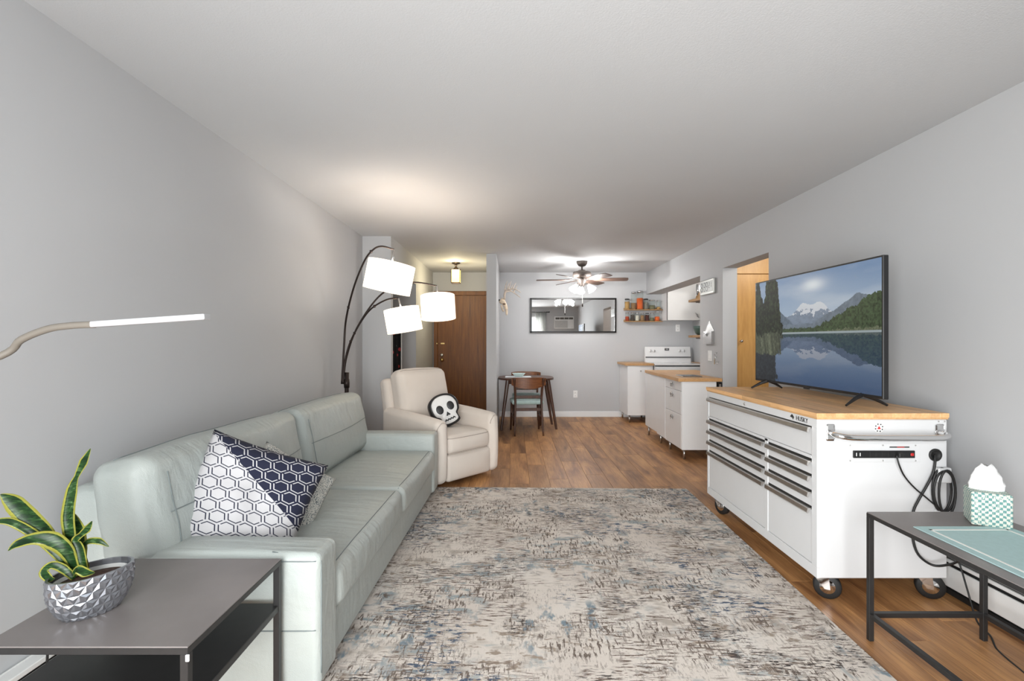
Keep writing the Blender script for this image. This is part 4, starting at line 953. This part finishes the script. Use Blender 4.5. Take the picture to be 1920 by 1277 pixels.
def landscape(U, Vd):
    """Vd: height above the shore line, 0..1"""
    img = np.zeros(U.shape+(3,)); g = np.clip(Vd/.53, 0, 1)[..., None]
    img[:] = (1-g)*np.array([.50, .60, .70])+g*np.array([.18, .29, .48])
    cl = fb2(U*1.0, Vd*2.6, 3, 8, 5); cl = np.clip((cl-.42)*2.2, 0, 1)[..., None]*.45; img = img*(1-cl)+np.array([.62, .68, .74])*cl
    sun = (np.exp(-(((U-.55)/.09)**2+((Vd-.42)/.055)**2))*(V > HZ))[..., None]; img = img*(1-.8*sun)+np.array([.86, .90, .93])*.8*sun
    def layer(h, col, tex=0, seed=1, fq=40):
        m_ = (Vd < h)[..., None]; c_ = np.array(col)*(1+tex*(fb2(U*1.78, Vd, fq, seed)[..., None]-.5)*2); np.copyto(img, np.where(m_, c_, img))
    pk = .13+.07*fb(U, 7, 4)+.13*np.exp(-((U-.46)/.075)**2)+.115*np.exp(-((U-.60)/.07)**2)-.03
    m_ = Vd < pk; sn = fb2(U*2, Vd*2, 26, 12)
    snow = (Vd > .185+.07*(sn-.5)*2)
    img[m_ & snow] = [.66, .69, .74]; q = m_ & ~snow; img[q] = np.array([.22, .27, .35])*(1+.5*(sn[q]-.5)[:, None])
    layer(.05+.16*np.clip((.40-U)/.16, 0, 1)+.03*fb(U, 16, 6), [.13, .17, .22], .3, 3)
    layer(.06+.22*np.clip((U-.55)/.32, 0, 1)*(1-.25*np.clip((U-.85)/.15, 0, 1))+.03*fb(U, 14, 9), [.17, .21, .26], .3, 5)
    layer(.015+.045*fb(U, 60, 21), [.05, .075, .05], .6, 7, 90)
    layer(.0+.05*fb(U, 70, 31)+.26*np.clip((U-.55)/.42, 0, 1)**1.2+.03*fb(U, 40, 2), [.055, .085, .04], .9, 15, 70)
    layer(.05*fb(U, 90, 33)*np.clip((U-.5)/.3, 0, 1), [.14, .16, .10], .6, 17, 90)
    return img
Vd = np.where(V > HZ, V-HZ, (HZ-V)*1.12)
img = landscape(U+np.where(V > HZ, 0, .004*np.sin(V*260)), Vd)
wat = (V <= HZ)[..., None]; dep = np.clip((HZ-V)/HZ, 0, 1)[..., None]
img = np.where(wat, img*(.62-.42*dep)+np.array([.010, .024, .060])*(1+.6*dep), img)
shore = (np.abs(V-HZ) < .010)[..., None]; img = np.where(shore & (U[..., None] > .28), np.array([.36, .42, .44]), img)
tr = fb2(U*1.8, V, 46, 44, 5); rag = fb2(U*1.8, V, 22, 71, 5)
def trunkline(c0, wd, top, base=HZ-.05):
    """one ragged conifer: mask around the stem c0, widest near its foot"""
    t = np.clip((top-V)/(top-base), 0, 1); return (np.abs(U-c0) < wd*(.18+.82*t)*(.45+1.1*rag)) & (V < top) & (V > base)
tree = trunkline(.025, .10, 1.02) | trunkline(.07, .05, .84) | trunkline(.135, .075, 1.02) | trunkline(.185, .095, 1.12) | trunkline(.225, .06, .98) | ((U < .26-.05*rag) & (V < .66+.16*rag) & (V > HZ-.05))
img[tree] = np.array([.030, .042, .020])*(.10+3.0*tr[tree]**2.6)[:, None]*1.0
gr_ = fb(U+V*.12, 120, 61, 3); gh = .41+.10*(fb(U, 30, 62)); grass = (U < .30-.09*gr_) & (V < gh) & (V > .24+.05*fb(U, 60, 66))
img[grass] = np.array([.15, .17, .11])*(.12+1.1*gr_[grass]*tr[grass]*2)[:, None]
dark = (U < .27-.09*rag) & ~grass & (V <= .30); img[dark] = np.array([.016, .020, .024])*(.4+2.4*tr[dark])[:, None]
img = np.clip(img, 0, 1)
bm = bmesh.new(); X0, X1, Z0, Z1 = -hw_+.010, hw_-.010, z0+.016, z1-.010
me = bpy.data.meshes.new('screen')
xs = np.linspace(X0, X1, NX+1); zs = np.linspace(Z0, Z1, NZ+1)
VX = [(float(x), -.0086, float(z)) for z in zs for x in xs]
FX = [(j*(NX+1)+i, j*(NX+1)+i+1, (j+1)*(NX+1)+i+1, (j+1)*(NX+1)+i) for j in range(NZ) for i in range(NX)]
me.from_pydata(VX, [], FX); bm.free()
ca = me.color_attributes.new('picture', 'FLOAT_COLOR', 'CORNER')
arr = np.ones((NZ*NX, 4, 4), dtype=np.float32); arr[:, :, :3] = np.clip(img, 0, 1).reshape(-1, 1, 3)
ca.data.foreach_set('color', arr.ravel())
m, nt, p = nodes('tv_picture'); at = nt.nodes.new('ShaderNodeVertexColor'); at.layer_name = 'picture'
nt.links.new(at.outputs[0], p.inputs['Emission Color']); p.inputs['Emission Strength'].default_value = .50
p.inputs['Base Color'].default_value = (.01, .01, .01, 1); p.inputs['Roughness'].default_value = .22; p.inputs['Specular IOR Level'].default_value = .3
me.materials.append(m); so2 = bpy.data.objects.new('screen', me); COL.objects.link(so2); so2.parent = tv
# ================================================================== console table on the right
def frame_table(name, label, x0, x1, y0, y1, zt, t, shelf=None, bars=None):
    r = root(name, ((x0+x1)/2, (y0+y1)/2, 0), 0, label, 'table')
    obj('top', box(x0+.001, x1-.001, y0+.001, y1-.001, zt-.004, zt, .001), 'table_top_sheen', r); obj('top_frame', box(x0, x1, y0, y1, zt-t, zt-.004, .001), 'black_metal', r)
    for x in (x0, x1-t):
        for y in (y0, y1-t): obj('leg', box(x, x+t, y, y+t, 0, zt-t, .001), 'black_metal', r)
    if shelf: obj('shelf', box(x0+.002, x1-.002, y0+.002, y1-.002, shelf-.022, shelf, .002), 'black_metal', r)
    if bars:
        for a in ((x0+t, x1-t, y1-t, y1), (x0+t, x1-t, y0, y0+t), (x0, x0+t, y0+t, y1-t), (x1-t, x1, y0+t, y1-t)): obj('stretcher', box(*a, bars-t, bars, .001), 'black_metal', r)
    return r
frame_table('console_table', 'low black metal console table in front of the tool chest', 1.532, 2.04, .95, 2.168, .55, .02, None, .12)
tbx = root('tissue_box', (1.925, 2.03, .5505), math.radians(-30), 'green and cream houndstooth tissue box on the console table', 'tissue box')
obj('cover', rbox((0, 0, .0675), (.125, .118, .134), .008), 'houndstooth_box', tbx, True, world=False)
bm = bmesh.new(); rings = []
for k, (z, r, tw) in enumerate(((.130, .050, 0), (.155, .050, .2), (.185, .042, .5), (.212, .030, .8), (.232, .016, 1.1))):
    rings.append([bm.verts.new((r*math.cos(t+tw)*(1+.28*math.sin(3*t+k*.6)), r*.45*math.sin(t+tw)*(1+.35*math.cos(2*t+k)), z+.010*math.sin(2*t+k)*(k/4))) for t in [2*math.pi*i/24 for i in range(24)]])
for a, b in zip(rings, rings[1:]):
    for i in range(24): bm.faces.new((a[i], a[(i+1) % 24], b[(i+1) % 24], b[i]))
bm.faces.new(rings[-1]); obj('tissue', bm, 'tissue', tbx, True, world=False)
pmt = root('placemat', (1.775, 1.74, .551), 0, 'mint placemat with a white border line on the console table', 'placemat')
obj('cloth', box(1.588, 1.962, 1.50, 1.985, .5505, .5545, .001), 'mat_mint', pmt)
for a in ((1.622, 1.928, 1.942, 1.951), (1.622, 1.928, 1.534, 1.543), (1.622, 1.631, 1.534, 1.951), (1.919, 1.928, 1.534, 1.951)): obj('border_stripe', box(*a, .5545, .5552), 'mat_white', pmt)
# ================================================================== end table, plant, LED lamp
et = frame_table('end_table', 'square black metal end table with shelf beside the sofa arm', -1.325, -.804, 1.243, 1.749, .53, .02, .375)
obj('charging_socket', box(-.808, -.799, 1.239, 1.2435, .495, .512, .001), 'white_plastic', et)
PC = Vector((-1.178, 1.405, .5305))
pl = root('potted_snake_plant', PC, math.radians(54), 'snake plant with yellow edged leaves in a faceted silver pot', 'plant')
bm = bmesh.new(); rows = []; NS = 22; prof = [(.60, 0), (.72, .012), (.86, .034), (.945, .056), (.985, .078), (1.0, .100), (1.0, .118)]
for k, (f, z) in enumerate(prof):
    rows.append([bm.verts.new((.098*f*math.cos(2*math.pi*(i+.5*(k % 2))/NS)*(1+(.012 if k in (1, 2, 3, 4) else 0)), .066*f*math.sin(2*math.pi*(i+.5*(k % 2))/NS), z)) for i in range(NS)])
for k, (a, b) in enumerate(zip(rows, rows[1:])):
    for i in range(NS):
        j = (i+1) % NS
        if k % 2 == 0: bm.faces.new((a[i], a[j], b[i])); bm.faces.new((a[j], b[j], b[i]))
        else: bm.faces.new((a[i], a[j], b[j])); bm.faces.new((a[i], b[j], b[i]))
for f in bm.faces[:]:   # raise every facet into a small pyramid
    cc = f.calc_center_median(); nrm = f.normal if f.normal.length else Vector((0, 0, 1)); f.normal_update()
    pt_ = bm.verts.new(cc+f.normal*.0035); vs = f.verts[:]; bm.faces.remove(f)
    for i in range(3): bm.faces.new((vs[i], vs[(i+1) % 3], pt_))
inner = [bm.verts.new((v.co.x*.94, v.co.y*.92, .118)) for v in rows[-1]]; inn2 = [bm.verts.new((v.co.x*.92, v.co.y*.9, .08)) for v in rows[-1]]
for i in range(NS):
    j = (i+1) % NS; bm.faces.new((rows[-1][i], rows[-1][j], inner[j], inner[i])); bm.faces.new((inner[i], inner[j], inn2[j], inn2[i]))
bm.faces.new(rows[0][::-1]); obj('pot', bm, 'pot_silver', pl, world=False)
obj('inner_liner', lathe([(.85, .07), (.86, .104), (.82, .104), (.81, .07)], (0, 0, 0), 24, sx=.098, sy=.066), 'grey_plastic', pl, True, world=False)
obj('soil', lathe([(.80, .08), (.80, .094), (.4, .098), (0, .098)], (0, 0, 0), 24, sx=.098, sy=.066), 'soil', pl, True, world=False)
def leaf(pts, ws, s0, s1, face=(.2, -1, .25), fold=.25):
    n0 = len(pts); P = [W(a, b, s0+(s1-s0)*i/(n0-1)) for i, (a, b) in enumerate(pts)]
    SP = smooth_path(P, 5); n = len(SP); bm = bmesh.new(); uvl = bm.loops.layers.uv.new('UVMap'); rows = []
    for i, q in enumerate(SP):
        t = (SP[min(i+1, n-1)]-SP[max(i-1, 0)]).normalized(); x = i/(n-1)*(n0-1); k = min(int(x), n0-2); fr = x-k
        wd = (ws[k]*(1-fr)+ws[k+1]*fr)*1.25/s0/2; fv = Vector(face); sd = t.cross(fv).normalized(); nn = sd.cross(t).normalized()
        rows.append([bm.verts.new(q+sd*wd*e+nn*abs(e)*wd*fold) for e in (-1, -.5, 0, .5, 1)])
    for i in range(n-1):
        for k in range(4):
            f = bm.faces.new((rows[i][k], rows[i][k+1], rows[i+1][k+1], rows[i+1][k])); ids = ((k, i), (k+1, i), (k+1, i+1), (k, i+1))
            for l, (a, b) in zip(f.loops, ids): l[uvl].uv = (a/4, b/n)
    bmesh.ops.solidify(bm, geom=bm.faces[:], thickness=.0018)
    obj('leaf', bm, 'snake_leaf', pl, True)
leaf([(139, 1078), (135, 1040), (132, 1005), (129, 967), (136, 920), (144, 894), (158, 866), (170, 841)], [9, 12, 17, 19, 16, 7, 13, 1], 668, 668)
leaf([(145, 1078), (118, 1052), (92, 1003), (55, 970), (30, 945), (14, 934), (1, 927)], [8, 9, 20, 29, 26, 16, 1], 668, 680)
leaf([(138, 1078), (112, 1046), (68, 1005), (27, 981), (2, 977), (-14, 980)], [8, 10, 13, 12, 9, 1], 672, 690, (.2, -1, .6))
leaf([(147, 1078), (127, 1034), (99, 1013), (66, 1010), (33, 1020), (15, 1033)], [10, 21, 24, 17, 13, 1], 670, 705, (.1, -1, .5))
leaf([(160, 1078), (150, 1032), (142, 1014), (152, 1003), (165, 991), (173, 977)], [12, 15, 12, 8, 12, 1], 672, 675)
leaf([(150, 1078), (149, 1030), (147, 994), (138, 962)], [16, 24, 22, 2], 660, 655)
leaf([(155, 1078), (157, 1030), (165, 1016), (186, 1015), (204, 1025)], [6, 7, 9, 10, 1], 662, 655, (.1, -1, .6))
leaf([(140, 1084), (118, 1066), (97, 1060), (83, 1073), (94, 1086), (103, 1085)], [9, 12, 11, 13, 10, 1], 680, 700, (.1, -1, .7))
leaf([(137, 1078), (146, 1068), (162, 1075), (178, 1074)], [8, 12, 13, 1], 685, 690, (.1, -1, .9))
leaf([(162, 1078), (163, 1060), (161, 1042)], [4, 7, 1], 660, 660)
ll = root('led_floor_lamp', (-1.46, 1.06, 0), 0, 'taupe gooseneck floor lamp with a white LED bar at the left edge', 'lamp')
obj('base', lathe([(.10, 0), (.10, .015), (.09, .02), (0, .02)], (-1.46, 1.06, 0), 28), 'lamp_taupe', ll, True)
nk = [Vector((-1.46, 1.06, .015)), Vector((-1.46, 1.06, .6)), Vector((-1.455, 1.07, 1.0)), Vector((-1.38, 1.11, 1.17)), W(0, 668, 783), W(40, 637, 783), W(90, 617, 783), W(135, 610.5, 783), W(178, 608.5, 783)]
obj('gooseneck', tube(smooth_path(nk, 6), .0085, 10), 'lamp_taupe', ll, True)
a, b = W(176, 608.5, 783), W(389, 594, 783)
bm = box(0, (b-a).length, -.014, .014, -.0068, .0068, .002); dvec = (b-a).normalized()
bm.transform(Matrix.Translation(a) @ Matrix.Rotation(-math.asin(dvec.z), 4, 'Y')); obj('led_bar', bm, 'led_white', ll)
# ================================================================== behind the camera, seen in the mirror
ac = root('air_conditioner', (1.8, -.44, 1.72), 0, 'white through wall air conditioner reflected in the mirror', 'air conditioner')
obj('housing', box(1.46, 2.14, -.449, -.40, 1.70, 2.12, .006), 'white_plastic', ac); obj('intake_grille', box(1.48, 1.92, -.40, -.392, 1.73, 1.98, .002), 'grey_plastic', ac)
for i in range(4): obj('louver', box(1.50+i*.155, 1.64+i*.155, -.40, -.390, 2.02, 2.085, .002), 'vent_dark', ac)
cr = root('window_curtain', (.98, -.38, 0), 0, 'white curtain on a black rod beside the window, seen in the mirror', 'curtain')
for (x0, x1) in ((.80, 1.18), (-1.55, -1.25)):
    bm = bmesh.new(); rows = []
    for z in (.06, .8, 1.6, 2.28): rows.append([bm.verts.new((x0+(x1-x0)*i/40, -.385+.025*math.sin(i*1.1), z)) for i in range(41)])
    for a, b in zip(rows, rows[1:]):
        for i in range(40): bm.faces.new((a[i], a[i+1], b[i+1], b[i]))
    bmesh.ops.solidify(bm, geom=bm.faces[:], thickness=.003); obj('panel', bm, 'curtain_white', cr, True)
obj('rod', tube([(-1.58, -.385, 2.27), (1.26, -.385, 2.27)], .012, 8), 'black_metal', cr, True)
obj('finial', lathe([(0, -.03), (.022, -.01), (.022, .01), (0, .03)], (1.28, -.385, 2.27), 12, axis=Matrix.Rotation(math.pi/2, 3, 'Y')), 'black_metal', cr, True)
for x in (-1.4, 1.22): obj('rod_bracket', box(x-.01, x+.01, -.449, -.385, 2.255, 2.27), 'black_metal', cr)
